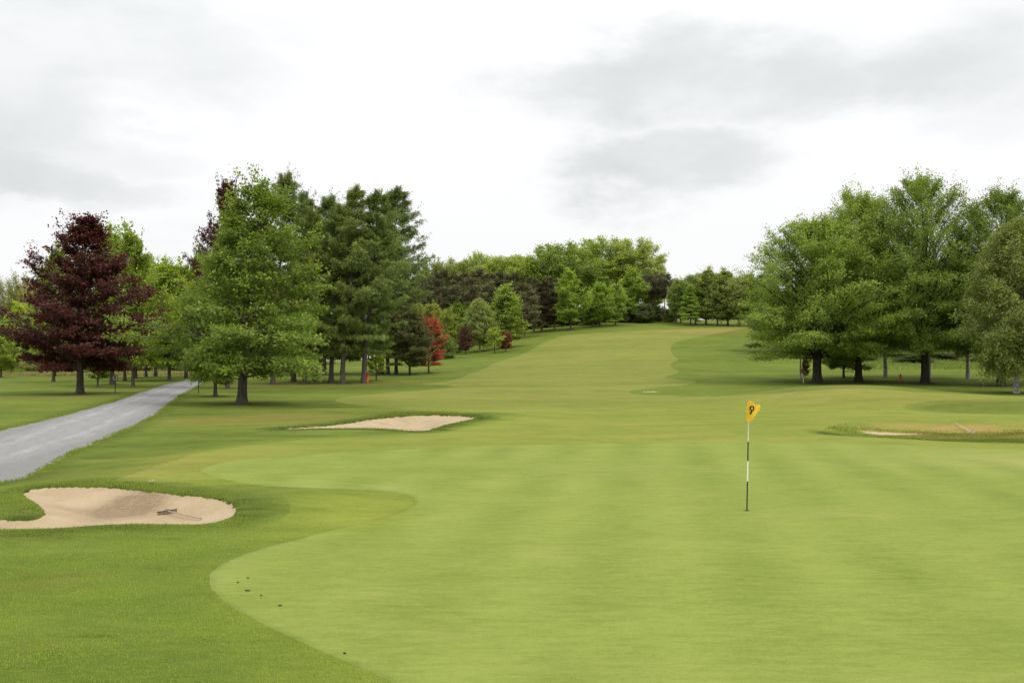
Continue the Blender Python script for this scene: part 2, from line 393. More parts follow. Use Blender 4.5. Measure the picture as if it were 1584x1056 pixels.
# polar ground sheet, fine where the photograph looks, reaching the horizon all round
fa = np.arange(-33, 33.01, .135)
ca_ = [33.0]
st = .2
while ca_[-1] < 180: st = min(st * 1.25, 5); ca_.append(ca_[-1] + st)
ca_ = np.array(ca_[1:]); ca_ = ca_[ca_ < 178]
ang = R(1) * np.concatenate([-ca_[::-1], fa, ca_])
rr = [.4]
while rr[-1] < 3000: rr.append(rr[-1] * (1.12 if rr[-1] < 5.5 else 1.0060 if rr[-1] < 70 else 1.0085 if rr[-1] < 300 else 1.08))
rr = np.array(rr)
AA, RR = np.meshgrid(ang, rr, indexing='ij'); GX = RR * np.sin(AA); GY = RR * np.cos(AA)
na, nr = AA.shape
x = GX.ravel(); y = GY.ravel()
SB = [sdf(b[0], x, y) for b in BUNK]; SH = sdf(PHOL, x, y)
Z = hfull(x, y, SB + [SH])
V = np.stack([x, y, Z], 1)
G3 = V.reshape(na, nr, 3)
dA = np.roll(G3, -1, 0) - np.roll(G3, 1, 0); dR = np.empty_like(G3); dR[:, 1:-1] = G3[:, 2:] - G3[:, :-2]; dR[:, 0] = G3[:, 1] - G3[:, 0]; dR[:, -1] = G3[:, -1] - G3[:, -2]
NN = np.cross(dA, dR); NN /= np.linalg.norm(NN, axis=2, keepdims=True); NN *= np.sign(NN[..., 2:3])
edge_n = vnoise(x, y, 9.0, 1) * .035 + vnoise(x, y, 23.0, 4) * .02
sP = sdf(PPATH, x, y) + edge_n * 3 + .10 * vnoise(x, y, 1.6, 3)
sG = sdf(PGREEN, x, y) + edge_n * .4
sF = sdf(PFAIR, x, y) + edge_n * 3 + .12 * vnoise(x, y, 2.3, 6) * sstep(60, 40, y)
sS = np.minimum.reduce([SB[i] + (.055 if i < 2 else .04) for i in range(4)]) + edge_n * 1.1
# worn, dry and long patches, plus shade painted into the turf colour
dry = np.zeros_like(x); lush_shade = np.zeros_like(x)
for (u, v, a, b, k) in ((400, 648, 5, 3.0, .55), (330, 651, 4, 2.0, .5), (230, 604, 5, 4, .35), (1300, 608, 4, 4, .22), (490, 595, 13, 4, .5), (374, 626, 1.2, 1.5, .5), (124, 611, 1.2, 1.5, .5), (1440, 618, 5, 4, .2), (280, 712, 1.2, 1.6, .4), (230, 731, 1.2, .9, .4), (55, 737, 1.5, .6, .4), (25, 617, 4, 3, .3), (130, 613, 2.5, 4, .5), (1100, 512, 12, 10, .4), (1560, 712, 3, 3, .35)):
    p = px_ground(u, v); dry = np.maximum(dry, k * gs(x, y, p[0], p[1], a, b))
dry = np.maximum(dry, .8 * sstep(.3, -1.0, SH) * sstep(38.6, 39.8, y) * sstep(13.5, 18, x))
dry = np.maximum(dry, .6 * sstep(150, 168, y) * sstep(-26, -50, x) * sstep(330, 200, y))
lush_shade = np.maximum(lush_shade, np.clip(.6 + .35 * vnoise(x, y, 1.3, 8), 0, 1) * sstep(1.0, .12, SB[0]) * (SB[0] > -.3)); lush_shade = np.maximum(lush_shade, .9 * sstep(1.4, .15, SB[1]))
lush_shade = np.maximum(lush_shade, .8 * sstep(1.0, -.2, SH) * sstep(39.2, 38.2, y))
lush_shade = np.maximum(lush_shade, .5 * sstep(122, 132, y) * sstep(.32, .36, x / np.maximum(y, 1))); lush_shade = np.maximum(lush_shade, .22 * sstep(.07, .02, np.abs(sG + .02)))  # unmown belt; the thin line round the green paints its fringe's shading
lush_shade = np.maximum(lush_shade, .4 * sstep(1.2, .2, sP))
for (u, v, a, b, k) in ((160, 818, 1.6, .3, .8), (60, 828, 1.5, .3, .6), (265, 833, .35, .12, .7), (150, 983, .25, .06, .6), (200, 600, 5, 5, .5), (300, 640, 5, 1.5, .4), (350, 670, 3, 1.2, .35), (150, 705, 1.5, 1, .5), (200, 690, 3, 1.0, .4), (470, 630, 6, 4, .5), (400, 606, 8, 4, .5), (560, 600, 8, 4, .4)):  # first entries paint the shade under the near bunker lip
    p = px_ground(u, v); lush_shade = np.maximum(lush_shade, k * gs(x, y, p[0], p[1], a, b))
trim = .55 * sstep(1.4, .0, sF) * sstep(70, 45, y); q = px_ground(560, 795); trim = np.maximum(trim, 1.0 * gs(x, y, q[0], q[1], 1.5, 3.2)); trim = np.where(SB[0] < .9, 0, trim) + .0
duff_contact = np.zeros_like(x)  # tree litter that also darkens the ground as contact shade round trunk bases
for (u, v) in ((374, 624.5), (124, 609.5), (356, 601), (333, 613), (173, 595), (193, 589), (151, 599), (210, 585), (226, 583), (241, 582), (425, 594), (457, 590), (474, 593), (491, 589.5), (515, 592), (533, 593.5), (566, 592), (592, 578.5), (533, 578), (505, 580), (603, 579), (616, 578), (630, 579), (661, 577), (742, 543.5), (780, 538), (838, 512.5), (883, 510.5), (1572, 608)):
    p = px_ground(u, v); duff_contact = np.maximum(duff_contact, gs(x, y, p[0], p[1], 1.0, 1.4))
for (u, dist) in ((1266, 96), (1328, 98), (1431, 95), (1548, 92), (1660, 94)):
    duff_contact = np.maximum(duff_contact, gs(x, y, (u - 792) / FPX * dist, dist, 1.6, 2.4))
wet = np.zeros_like(x)
p = px_ground(196, 768); wet = gs(x, y, p[0], p[1], .62, .95) * 2.0; wet = np.clip(wet, 0, 1)
# path coordinates (distance across from the middle line, and along it)
mid = np.array([(PL[i] + px_ground(*q)[:2]) / 2 for i, q in enumerate([(-60, 756), (0, 745.5), (60, 727), (100, 703), (160, 678), (237, 645), (265, 622), (285, 606), (322, 587)])])
dm = np.full(x.size, 9.0); sm = np.zeros(x.size); acc = 0
near = sP < 2
for i in range(len(mid) - 1):
    a = mid[i]; e = mid[i + 1] - a; L = np.linalg.norm(e); t = np.clip(((x[near] - a[0]) * e[0] + (y[near] - a[1]) * e[1]) / L ** 2, 0, 1)
    d = np.hypot(x[near] - a[0] - t * e[0], y[near] - a[1] - t * e[1]); dmn = dm[near]; smn = sm[near]
    b = d < dmn; dmn[b] = d[b]; smn[b] = acc + t[b] * L; dm[near] = dmn; sm[near] = smn; acc += L
att = np.stack([x, y, Z, NN[..., 0].ravel(), NN[..., 1].ravel(), NN[..., 2].ravel(), sS, sP, sG, sF, dry, lush_shade, wet, dm, sm, trim, duff_contact], 1)
I = np.arange(na * nr).reshape(na, nr)
a = I[:-1, :-1]; b = I[1:, :-1]; c_ = I[1:, 1:]; d = I[:-1, 1:]
T = np.concatenate([np.stack([a, b, c_], -1).reshape(-1, 3), np.stack([a, c_, d], -1).reshape(-1, 3)])
w0, w1 = I[-1], I[0]
T = np.concatenate([T, np.stack([w0[:-1], w1[:-1], w1[1:]], -1), np.stack([w0[:-1], w1[1:], w0[1:]], -1)])
for i in range(1, na - 1): pass
fan = np.stack([np.full(na - 2, I[0, 0]), I[2:, 0], I[1:-1, 0]], -1)
TR = att[np.concatenate([T, fan])]


def clip(TR, k):
    s = TR[:, :, k]; neg = s < 0; cnt = neg.sum(1)
    ins, outs = [TR[cnt == 3]], [TR[cnt == 0]]
    for c, lone_neg in ((1, True), (2, False)):
        Q = TR[cnt == c]; m = neg[cnt == c]; lone = np.argmax(m if lone_neg else ~m, axis=1)
        ar = np.arange(len(Q)); A = Q[ar, lone]; B = Q[ar, (lone + 1) % 3]; C = Q[ar, (lone + 2) % 3]
        tb = (A[:, k] / (A[:, k] - B[:, k]))[:, None]; tcx = (A[:, k] / (A[:, k] - C[:, k]))[:, None]
        AB = A + tb * (B - A); AC = A + tcx * (C - A)
        t1 = np.stack([A, AB, AC], 1); t2 = np.concatenate([np.stack([AB, B, C], 1), np.stack([AB, C, AC], 1)])
        (ins if lone_neg else outs).append(t1); (outs if lone_neg else ins).append(t2)
    return np.concatenate(ins), np.concatenate(outs)


def ground_obj(name, TR, mat):
    P = TR.reshape(-1, TR.shape[2])
    key = np.round(P[:, :2] * 2000).astype(np.int64); key = key[:, 0] * 40000003 + key[:, 1]
    _, fi, inv = np.unique(key, return_index=True, return_inverse=True)
    F = inv.reshape(-1, 3)
    ok = (F[:, 0] != F[:, 1]) & (F[:, 1] != F[:, 2]) & (F[:, 0] != F[:, 2]); F = F[ok]
    Q = P[fi]
    e1 = Q[F[:, 1], :2] - Q[F[:, 0], :2]; e2 = Q[F[:, 2], :2] - Q[F[:, 0], :2]
    fl = (e1[:, 0] * e2[:, 1] - e1[:, 1] * e2[:, 0]) < 0; F[fl] = F[fl][:, ::-1]
    N = Q[:, 3:6] / np.linalg.norm(Q[:, 3:6], axis=1, keepdims=True)
    return mesh_np(name, Q[:, :3], F, mat, attrs={'dry': Q[:, 10], 'lush_shade': Q[:, 11], 'wet': Q[:, 12], 'across': Q[:, 13], 'along': Q[:, 14], 'trim': Q[:, 15], 'duff_contact': Q[:, 16]}, normals=N)


sand, rest = clip(TR, 6); path, rest = clip(rest, 7); green, rest = clip(rest, 8); fair, rest = clip(rest, 9)
cx = sand[:, :, 1].mean(1); sx_ = sand[:, :, 0].mean(1)
for nm, sel in (('bunker_sand', cx < 30), ('bunker_sand', (cx >= 30) & (sx_ < 5)), ('bunker_sand', (cx >= 30) & (cx < 60) & (sx_ >= 5)), ('bunker_sand', (cx >= 60) & (sx_ >= 5))):
    tag(ground_obj(nm, sand[sel], M['sand']), kind='structure')
tag(ground_obj('path', path, M['path']), kind='structure')
tag(ground_obj('putting_green', green, M['green']), kind='structure')
tag(ground_obj('fairway', fair, M['fairway']), kind='structure')
tag(ground_obj('ground', rest, M['rough']), kind='structure')

# ------------------------------------------------------------------ grass blades (uncountable)
rng = np.random.default_rng(5)


def blades(name, xs, ys, hmin, hmax, wd, mat, label, lean=.5):
    n = len(xs); z = hfull(xs, ys)
    h = rng.uniform(hmin, hmax, n); th = rng.uniform(0, 2 * math.pi, n); ln = rng.uniform(0, lean, n) * h; la = rng.uniform(0, 2 * math.pi, n)
    B = np.stack([xs, ys, z - .01], 1); dx = np.stack([np.cos(th), np.sin(th), 0 * th], 1) * (wd * rng.uniform(.6, 1.4, n))[:, None]
    tip = B + np.stack([np.cos(la) * ln, np.sin(la) * ln, h + .01], 1)
    midp = B * .45 + tip * .55 - np.stack([np.cos(la), np.sin(la), 0 * la], 1) * (ln * .25)[:, None]
    V = np.stack([B - dx, B + dx, midp + dx * .7, tip, midp - dx * .7], 1).reshape(-1, 3)
    F = np.arange(n * 5).reshape(n, 5)
    tint = np.repeat(np.clip(rng.normal(.45, .24, n) + .2 * vnoise(xs, ys, 2.0) + .16 * vnoise(xs, ys, .7, 5), 0, 1), 5)
    o = mesh_np(name, V, F, mat, attrs={'tint': tint}, smooth=False)
    return tag(o, label, None, None, 'stuff')


def scatter(x0, x1, y0, y1, n): return rng.uniform(x0, x1, n), rng.uniform(y0, y1, n)


mb = mat_leaf('grass_blades', .35, None, .7, .1, amp=(.72, 1.32))
# long grass round the near bunker
X, Y = scatter(-13, -3.3, 14.8, 24.5, 420000)
s = sdf(PB1, X, Y); keep = (s > -.03) & (s < 1.1) & ((Y > 15.6) & (rng.uniform(0, 1, len(s)) < np.clip(.85 - s * 1.1 + .6 * vnoise(X, Y, 1.7), 0, 1) * np.where(X > -5.2, .45, 1) * np.where(s < .2, .9, .5) * np.where((Y < 17.9) | ((X < -8.6) & (Y < 18.6)), np.where(s < .15, .05, .5), 1)))
o = blades('grass', X[keep], Y[keep], .010, .042, .005, mb, 'long rough grass fringing the near sand bunker'); o.color = (.200, .262, .062, 1)
# banks round the middle bunker
X, Y = scatter(-15, 1.5, 36, 52, 300000)
s = sdf(PB2, X, Y); keep = (s > -.02) & (s < 1.3) & (rng.uniform(0, 1, len(s)) < np.clip(.7 - s * .6 + .4 * vnoise(X, Y, 1.2), 0, 1) * np.where(Y > 46.5, 1, .12))
o = blades('grass', X[keep], Y[keep], .02, .07, .010, mb, 'long rough grass fringing the middle sand bunker'); o.color = (.16, .215, .038, 1)
# hollow behind the green on the right
X, Y = scatter(10, 30, 31, 43, 260000)
s = sdf(PHOL, X, Y); keep = (s < .05) & (sdf(PB3, X, Y) > 0) & (rng.uniform(0, 1, len(s)) < .22 + .25 * vnoise(X, Y, 1.5))
o = blades('grass', X[keep], Y[keep], .015, .06, .009, mb, 'rough grass in the hollow behind the green'); o.color = (.16, .20, .04, 1)
# short rough in the near left corner
X, Y = scatter(-8.5, 2.0, 6.5, 17, 620000)
s = sdf(PFAIR, X, Y); s1 = sdf(PB1, X, Y); vis = (np.abs(X) < Y * .56)
q = px_ground(560, 795); keep = (s > .0) & (sdf(PGREEN, X, Y) > .03) & (s1 > .1) & vis & (gs(X, Y, q[0], q[1], 1.5, 3.2) < rng.uniform(0, 1, len(s))) & (rng.uniform(0, 1, len(s)) < np.clip(.72 + .45 * vnoise(X, Y, 1.1) - (Y - 7) * .03, 0, 1))
o = blades('grass', X[keep], Y[keep], .008, .022, .0030, mb, 'short mown rough grass in the near left corner', .9); o.color = (.238, .325, .068, 1)
# ragged grass along both edges of the drive
X, Y = scatter(-36, -8, 19, 75, 900000)
s = sdf(PPATH, X, Y); keep = (s > -.12) & (s < .3) & (rng.uniform(0, 1, len(s)) < .45 + .5 * vnoise(X, Y, .9))
o = blades('grass', X[keep], Y[keep], .015, .07, .010, mb, 'ragged grass along the edges of the gravel drive'); o.color = (.18, .235, .045, 1)
# unmown grass under the right-hand trees
X, Y = scatter(40, 110, 122, 170, 130000)
keep = (rng.uniform(0, 1, len(X)) < .3 + .4 * vnoise(X, Y, .25)) & (X / Y > .335)
o = blades('grass', X[keep], Y[keep], .12, .38, .04, mb, 'unmown grass beyond the trees on the right'); o.color = (.16, .22, .06, 1)
# pale dry field grass far left
X, Y = scatter(-130, -38, 165, 215, 90000)
o = blades('grass', X, Y, .25, .7, .09, mb, 'pale dry field grass behind the trees on the left'); o.color = (.24, .235, .11, 1)

# ------------------------------------------------------------------ trees
def unit(v): return v / (np.linalg.norm(v, axis=-1, keepdims=True) + 1e-9)


def bez(S, C, E, t):
    t = t[None, :, None] if t.ndim == 1 else t[:, :, None]
    return (1 - t) ** 2 * S[:, None] + 2 * t * (1 - t) * C[:, None] + t * t * E[:, None]


def make_tree(name, seed, H, Rc, cb, prof, n1=60, n2=12, n3=5, nl=9, el=(5, 55), arch=(.12, .05), s0=.22, l2=.42, l3=.55, lmin=.3, up2=(.0, .25), sag3=0.0,
              leaf=(.17, .11), jit=.09, flat=.55, gap=.25, gsc=1.0, tr=.22, trunkH=.97, fork=None, bark='bark', lmat='leaf', fpow=.85, lean=(0, 0), hang=0.0,
              shoots=0, lobes=.12, nside=7, upn=.6, tipnoise=.1, buttress=1.5, spiky=0.0, tvz=.16, rag=.78):
    g = np.random.default_rng(seed)
    tH = H * trunkH; K = 12; tt = np.linspace(0, 1, K)
    tp = np.stack([lean[0] * tt ** 1.3 + .02 * H * tt * np.sin(3.1 * tt * 2 + seed), lean[1] * tt ** 1.3 + .02 * H * tt * np.cos(2.7 * tt * 2 + seed), tt * tH], 1)
    trd = tr * np.where(tt < .08, 1.0, 1) * (1 - tt) ** .8 + .02; 
    tt2 = np.concatenate([[0, .012, .03, .06], tt[1:]])
    tpi = np.stack([np.interp(tt2, tt, tp[:, k]) for k in range(3)], 1); tri = tr * (1 - tt2) ** .85 + .018
    tri[0] *= buttress; tri[1] *= 1 + (buttress - 1) * .55; tri[2] *= 1 + (buttress - 1) * .22
    tpi[0, 2] = -.25
    wood = [tubes(tpi[None], tri[None], 12)]
    f = (np.arange(n1) + g.uniform(.1, .9, n1)) / n1; f = f ** fpow
    az = np.arange(n1) * 2.39996 + g.normal(0, .35, n1)
    fz = cb + (1 - cb) * f
    rr_ = np.interp(f, [p[0] for p in prof], [p[1] for p in prof]) * Rc
    lob = 1 + lobes * (np.sin(2 * az + seed) + np.sin(3 * az + 5 * f + seed * 2.3) + .7 * np.sin(9 * f + az + seed))
    rE = rr_ * lob * g.uniform(rag, 1.06, n1)
    zE = H * fz + g.normal(0, .012 * H, n1)
    elv = np.radians(el[0] + (el[1] - el[0]) * f)
    zS = np.clip(zE - np.tan(elv) * rE, (fork if fork is not None else cb * .75) * H, tH * .985)
    S = np.stack([np.interp(zS, tp[:, 2], tp[:, 0]), np.interp(zS, tp[:, 2], tp[:, 1]), zS], 1)
    cxE = np.interp(np.minimum(zE, tH), tp[:, 2], tp[:, 0]); cyE = np.interp(np.minimum(zE, tH), tp[:, 2], tp[:, 1])
    hd = np.stack([np.cos(az), np.sin(az)], 1)
    E = np.stack([cxE + hd[:, 0] * rE, cyE + hd[:, 1] * rE, zE], 1)
    ar = arch[0] + (arch[1] - arch[0]) * f
    C = (S + E) / 2; C[:, 2] += ar * rE + .15 * (E[:, 2] - S[:, 2]) * (ar > 0); C[:, :2] += g.normal(0, .07, (n1, 2)) * rE[:, None]
    t = np.linspace(0, 1, 8); P1 = bez(S, C, E, t)
    P1[:, 1:] += np.cumsum(g.normal(0, .012, (n1, 7, 3)) * rE[:, None, None], 1)
    L1 = np.linalg.norm(np.diff(P1, axis=1), axis=2).sum(1)
    r1 = np.clip(.011 * L1 + .006, .01, tr * .5)
    wood.append(tubes(P1, r1[:, None] * (1.05 - t)[None], 5))
    # secondaries
    s = np.clip(s0 + (1 - s0) * (np.arange(n2)[None] + g.uniform(0, 1, (n1, n2))) / n2, 0, 1)
    ip = s * 7; k0 = np.minimum(ip.astype(int), 6); fr = (ip - k0)[..., None]; ii = np.arange(n1)[:, None]
    Q = P1[ii, k0] * (1 - fr) + P1[ii, k0 + 1] * fr; T = unit(P1[ii, k0 + 1] - P1[ii, k0])
    sg = np.where(np.arange(n2)[None] % 2 == 0, 1, -1) * g.uniform(.45, 1.15, (n1, n2))
    c, sn = np.cos(sg), np.sin(sg)
    D = np.stack([T[..., 0] * c - T[..., 1] * sn, T[..., 0] * sn + T[..., 1] * c, T[..., 2] * .55 + g.uniform(up2[0], up2[1], (n1, n2))], -1); D = unit(D)
    L2 = l2 * L1[:, None] * (1.12 - s) * g.uniform(.6, 1.15, (n1, n2)) + lmin
    keep = (np.sin(Q[..., 0] * 1.9 * gsc + seed) + np.sin(Q[..., 1] * 2.1 * gsc + 2 * seed) + np.sin(Q[..., 2] * 2.6 * gsc + Q[..., 0] * .6 + 3 * seed)) / 3 + g.normal(0, .12, Q.shape[:2]) > -1 + gap * 2
    Q = Q[keep]; D = D[keep]; L2 = L2[keep]; n = len(Q)
    t2 = np.linspace(0, 1, 4)
    E2 = Q + D * L2[:, None]; E2[:, 2] -= hang * L2
    C2 = (Q + E2) / 2; C2[:, 2] += .08 * L2
    P2 = bez(Q, C2, E2, t2)
    wood.append(tubes(P2, (np.clip(.008 * L2 + .003, .004, .03))[:, None] * (1.1 - t2)[None], 3))
    # twigs
    s3 = (np.arange(n3)[None] + g.uniform(.2, 1, (n, n3))) / n3
    ip = s3 * 3; k0 = np.minimum(ip.astype(int), 2); fr = (ip - k0)[..., None]; ii = np.arange(n)[:, None]
    Q3 = P2[ii, k0] * (1 - fr) + P2[ii, k0 + 1] * fr; T3 = unit(P2[ii, k0 + 1] - P2[ii, k0])
    sg = g.uniform(-1.1, 1.1, (n, n3)); c, sn = np.cos(sg), np.sin(sg)
    D3 = unit(np.stack([T3[..., 0] * c - T3[..., 1] * sn, T3[..., 0] * sn + T3[..., 1] * c, T3[..., 2] * .5 + g.normal(0.02 + .3 * max(tvz - .16, 0), tvz, (n, n3)) - sag3], -1)).reshape(-1, 3)
    Q3 = Q3.reshape(-1, 3); L3 = l3 * g.uniform(.5, 1.3, len(Q3))
    tw_t = np.clip(g.normal(.42, .2, len(Q3)), 0, 1)      # sprays differ in age and tone
    if shoots:                                           # long pointed shoots that break the outline
        hi_ = np.nonzero(Q3[:, 2] > H * (cb + .35 * (1 - cb)))[0]; j = g.choice(hi_, shoots)
        dirs = unit(D3[j] + np.array([0, 0, 1.3])); Q3 = np.concatenate([Q3, Q3[j] + dirs * .3, Q3[j] + dirs * .9]); D3 = np.concatenate([D3, dirs, dirs]); L3 = np.concatenate([L3, np.full(shoots, 1.0), np.full(shoots, .8)]); tw_t = np.concatenate([tw_t, tw_t[j], tw_t[j]])
    if spiky:                                            # leader
        nn_ = 40; zz = np.linspace(H * .9, H, nn_); Q3 = np.concatenate([Q3, np.stack([np.interp(np.minimum(zz, tH), tp[:, 2], tp[:, 0]), np.interp(np.minimum(zz, tH), tp[:, 2], tp[:, 1]), zz], 1)])
        a_ = g.uniform(0, 6.28, nn_); D3 = np.concatenate([D3, unit(np.stack([np.cos(a_), np.sin(a_), np.full(nn_, .5)], 1))]); L3 = np.concatenate([L3, np.full(nn_, spiky) * np.linspace(1.2, .3, nn_)]); tw_t = np.concatenate([tw_t, np.full(nn_, .5)])
    n = len(Q3)
    u = g.uniform(0, 1.08, (n, nl)); p = Q3[:, None] + D3[:, None] * (L3[:, None] * u)[..., None]
    p[..., 2] -= (sag3 * .5) * u ** 2 * L3[:, None]
    p += g.normal(0, 1, (n, nl, 3)) * np.array([jit, jit, jit * flat])
    p = p.reshape(-1, 3); Dn = np.repeat(D3, nl, 0); m = len(p)
    ax = unit(Dn * .8 + g.normal(0, .55, (m, 3)) + np.array([0, 0, -.18]))
    ctr = np.stack([np.interp(p[:, 2], tp[:, 2], tp[:, 0]), np.interp(p[:, 2], tp[:, 2], tp[:, 1]), np.full(m, H * (cb + .3 * (1 - cb)))], 1)
    out = unit((p - ctr) * np.array([1, 1, .6]))
    nrm = unit(np.array([0, 0, upn]) + out * .45 + g.normal(0, .5, (m, 3)))
    bx = unit(np.cross(nrm, ax)); sz = (g.uniform(.55, 1.2, m) ** 1.3 + .05)[:, None]
    Lf = leaf[0] * sz; Wf = leaf[1] * sz * .5
    V = np.stack([p, p + ax * Lf * .45 + bx * Wf, p + ax * Lf, p + ax * Lf * .45 - bx * Wf], 1).reshape(-1, 3)
    tint = np.repeat(np.clip(np.repeat(tw_t, nl) + g.normal(0, .14, m), 0, 1), 4)
    WV, WF = join(wood)
    root = bpy.data.objects.new(name, None); root.empty_display_size = 1
    tv = mesh_np('trunk', WV, WF, M[bark], root)
    cr = mesh_np('crown', V, np.arange(m * 4).reshape(m, 4), M[lmat], root, attrs={'tint': tint}, smooth=False)
    for o in (tv, cr): COL.objects.unlink(o)
    root['H'] = H; root['R'] = Rc
    return root, tv, cr


OVAL = [(0, .6), (.15, .9), (.35, 1), (.6, .97), (.78, .78), (.9, .5), (1, .12)]
CONE = [(0, .85), (.1, 1), (.3, .86), (.55, .58), (.8, .28), (1, .03)]
BROAD = [(0, .78), (.12, .97), (.32, 1), (.55, .93), (.75, .75), (.9, .45), (1, .12)]
DOME = [(0, .5), (.2, .8), (.42, .98), (.6, 1), (.78, .9), (.9, .7), (1, .3)]
COPPER = [(0, .5), (.1, .85), (.24, 1), (.4, .95), (.52, .8), (.64, .64), (.76, .47), (.87, .28), (.95, .13), (1, .05)]
LIME = [(0, .85), (.1, 1), (.28, .97), (.42, .82), (.55, .64), (.68, .48), (.8, .32), (.9, .17), (1, .04)]
P = {}
P['copper'] = make_tree('copper_beech', 11, 13.5, 5.5, .16, COPPER, 104, 15, 5, 10, el=(8, 62), arch=(.04, .02), l2=.32, l3=.6, leaf=(.19, .13), jit=.12, flat=.45, gap=.25, tvz=.30, rag=.6, fpow=1.25, tr=.24, lmat='copper', up2=(-.02, .18), shoots=90, lobes=.16, spiky=.5)
P['lime'] = make_tree('lime_tree', 21, 14.0, 5.2, .12, LIME, 96, 15, 5, 12, el=(0, 60), arch=(.14, .04), l2=.36, l3=.6, leaf=(.17, .13), jit=.13, flat=.8, gap=.31, tvz=.30, up2=(-.1, .4), rag=.66, fpow=1.2, tr=.27, shoots=160, lobes=.17, spiky=.4, bark='bark', sag3=.1, lean=(.9, 0))
P['beech_a'] = make_tree('beech_tree', 31, 17.5, 8.3, .12, BROAD, 120, 17, 6, 12, el=(4, 62), fork=.15, arch=(.10, .03), l2=.34, l3=.8, leaf=(.2, .12), jit=.19, flat=.85, gap=.24, tvz=.30, up2=(-.05, .45), tr=.44, bark='barkd', shoots=140, lobes=.09, sag3=.12, spiky=.5)
P['beech_b'] = make_tree('beech_tree', 32, 19.0, 8.0, .13, OVAL, 116, 16, 6, 12, el=(6, 56), fork=.15, arch=(.10, .02), l2=.34, l3=.8, leaf=(.2, .12), jit=.20, flat=.85, gap=.25, tvz=.30, up2=(-.05, .45), tr=.46, bark='barkd', shoots=140, lobes=.12, sag3=.1, spiky=.9)
P['larch_a'] = make_tree('larch_tree', 41, 23.0, 5.6, .17, [(0, .8), (.12, .95), (.3, 1), (.5, .98), (.68, .85), (.82, .62), (.92, .36), (1, .08)], 130, 15, 6, 10, el=(0, 32), arch=(-.14, -.10), s0=.15, l2=.32, l3=.6, leaf=(.27, .085), jit=.09, flat=.7, gap=.20, tr=.36, bark='barkl', lmat='needle', hang=.12, sag3=.30, up2=(-.1, .15), fork=.17, lobes=.13, lean=(2.0, .2), spiky=.4, shoots=60, rag=.5, tvz=.2, upn=.9)
P['larch_b'] = make_tree('larch_tree', 42, 22.0, 6.2, .16, [(0, .8), (.12, .95), (.3, 1), (.5, .98), (.68, .85), (.82, .62), (.92, .36), (1, .08)], 92, 16, 6, 11, el=(-2, 36), arch=(-.18, -.12), s0=.18, l2=.27, l3=.6, leaf=(.27, .085), jit=.09, flat=.7, gap=.24, tr=.36, bark='barkl', lmat='needle', hang=.10, sag3=.28, up2=(-.05, .2), fork=.16, lobes=.16, lean=(2.2, -.2), spiky=.4, shoots=60, rag=.45, tvz=.2, upn=.9)
P['dome_a'] = make_tree('sycamore_tree', 51, 19, 8.5, .34, DOME, 100, 12, 6, 8, el=(42, 68), arch=(.05, .0), s0=.42, l2=.34, l3=1.0, leaf=(.42, .28), jit=.34, flat=.5, gap=.30, tr=.42, trunkH=.62, fork=.2, fpow=.85, bark='barkd', lobes=.06, gsc=.7, upn=.9)
P['dome_b'] = make_tree('sycamore_tree', 52, 18, 8.5, .28, DOME, 110, 12, 6, 8, el=(32, 66), arch=(.05, .0), s0=.35, l2=.36, l3=1.0, leaf=(.42, .28), jit=.3, flat=.5, gap=.27, tr=.4, trunkH=.7, fork=.2, fpow=.8, bark='barkd', lobes=.08, gsc=.7, upn=.9)
P['pine_a'] = make_tree('scots_pine', 61, 15, 4.6, .22, OVAL, 50, 10, 5, 9, el=(2, 38), arch=(-.04, -.02), s0=.35, l2=.34, l3=.55, leaf=(.36, .12), jit=.2, flat=.7, gap=.3, tr=.26, bark='pineb', lmat='pine', lobes=.16, gsc=.9, fork=.15)
P['pine_b'] = make_tree('scots_pine', 62, 16, 3.6, .5, DOME, 40, 9, 5, 9, el=(10, 45), arch=(-.04, -.02), s0=.35, l2=.36, l3=.5, leaf=(.36, .12), jit=.2, flat=.7, gap=.34, tr=.24, bark='pineb', lmat='pine', lobes=.2, gsc=.9, fork=.42)
P['birch'] = make_tree('birch_tree', 71, 16, 4.4, .10, [(0, .7), (.2, .95), (.42, 1), (.65, .85), (.85, .55), (1, .08)], 110, 15, 6, 11, el=(28, 68), arch=(.14, .04), l2=.32, l3=.9, leaf=(.19, .12), jit=.14, flat=1, gap=.22, tr=.22, bark='birchb', hang=.22, sag3=.7, lobes=.1, fork=.18, buttress=1.3)
P['birch_b'] = make_tree('birch_tree', 72, 13, 2.8, .34, OVAL, 44, 10, 5, 9, el=(28, 68), arch=(.14, .04), l2=.34, l3=.7, leaf=(.22, .14), jit=.14, flat=1, gap=.22, tr=.2, bark='birchb', hang=.2, sag3=.5, lobes=.12, fork=.3, buttress=1.3)
P['round_a'] = make_tree('broadleaf_tree', 81, 10, 3.6, .14, OVAL, 60, 11, 5, 9, el=(10, 62), arch=(.08, .02), l2=.38, l3=.55, leaf=(.26, .18), jit=.15, gap=.24, tr=.17, shoots=60, lobes=.12, spiky=.4, tvz=.34, up2=(-.1, .45), rag=.65)
P['round_b'] = make_tree('broadleaf_tree', 82, 9, 3.8, .10, BROAD, 60, 11, 5, 9, el=(6, 58), arch=(.08, .02), l2=.4, l3=.55, leaf=(.26, .18), jit=.15, gap=.27, tr=.16, shoots=40, lobes=.16, spiky=.3, tvz=.34, up2=(-.1, .45), rag=.65)
P['tall_a'] = make_tree('broadleaf_tree', 83, 13, 3.0, .16, [(0, .6), (.15, .95), (.4, 1), (.7, .8), (.9, .4), (1, .06)], 64, 10, 5, 9, el=(25, 68), arch=(.06, .02), l2=.38, l3=.55, leaf=(.28, .18), jit=.16, gap=.27, tr=.17, shoots=80, lobes=.14, spiky=.5, fork=.1, tvz=.34, up2=(-.1, .45), rag=.65)
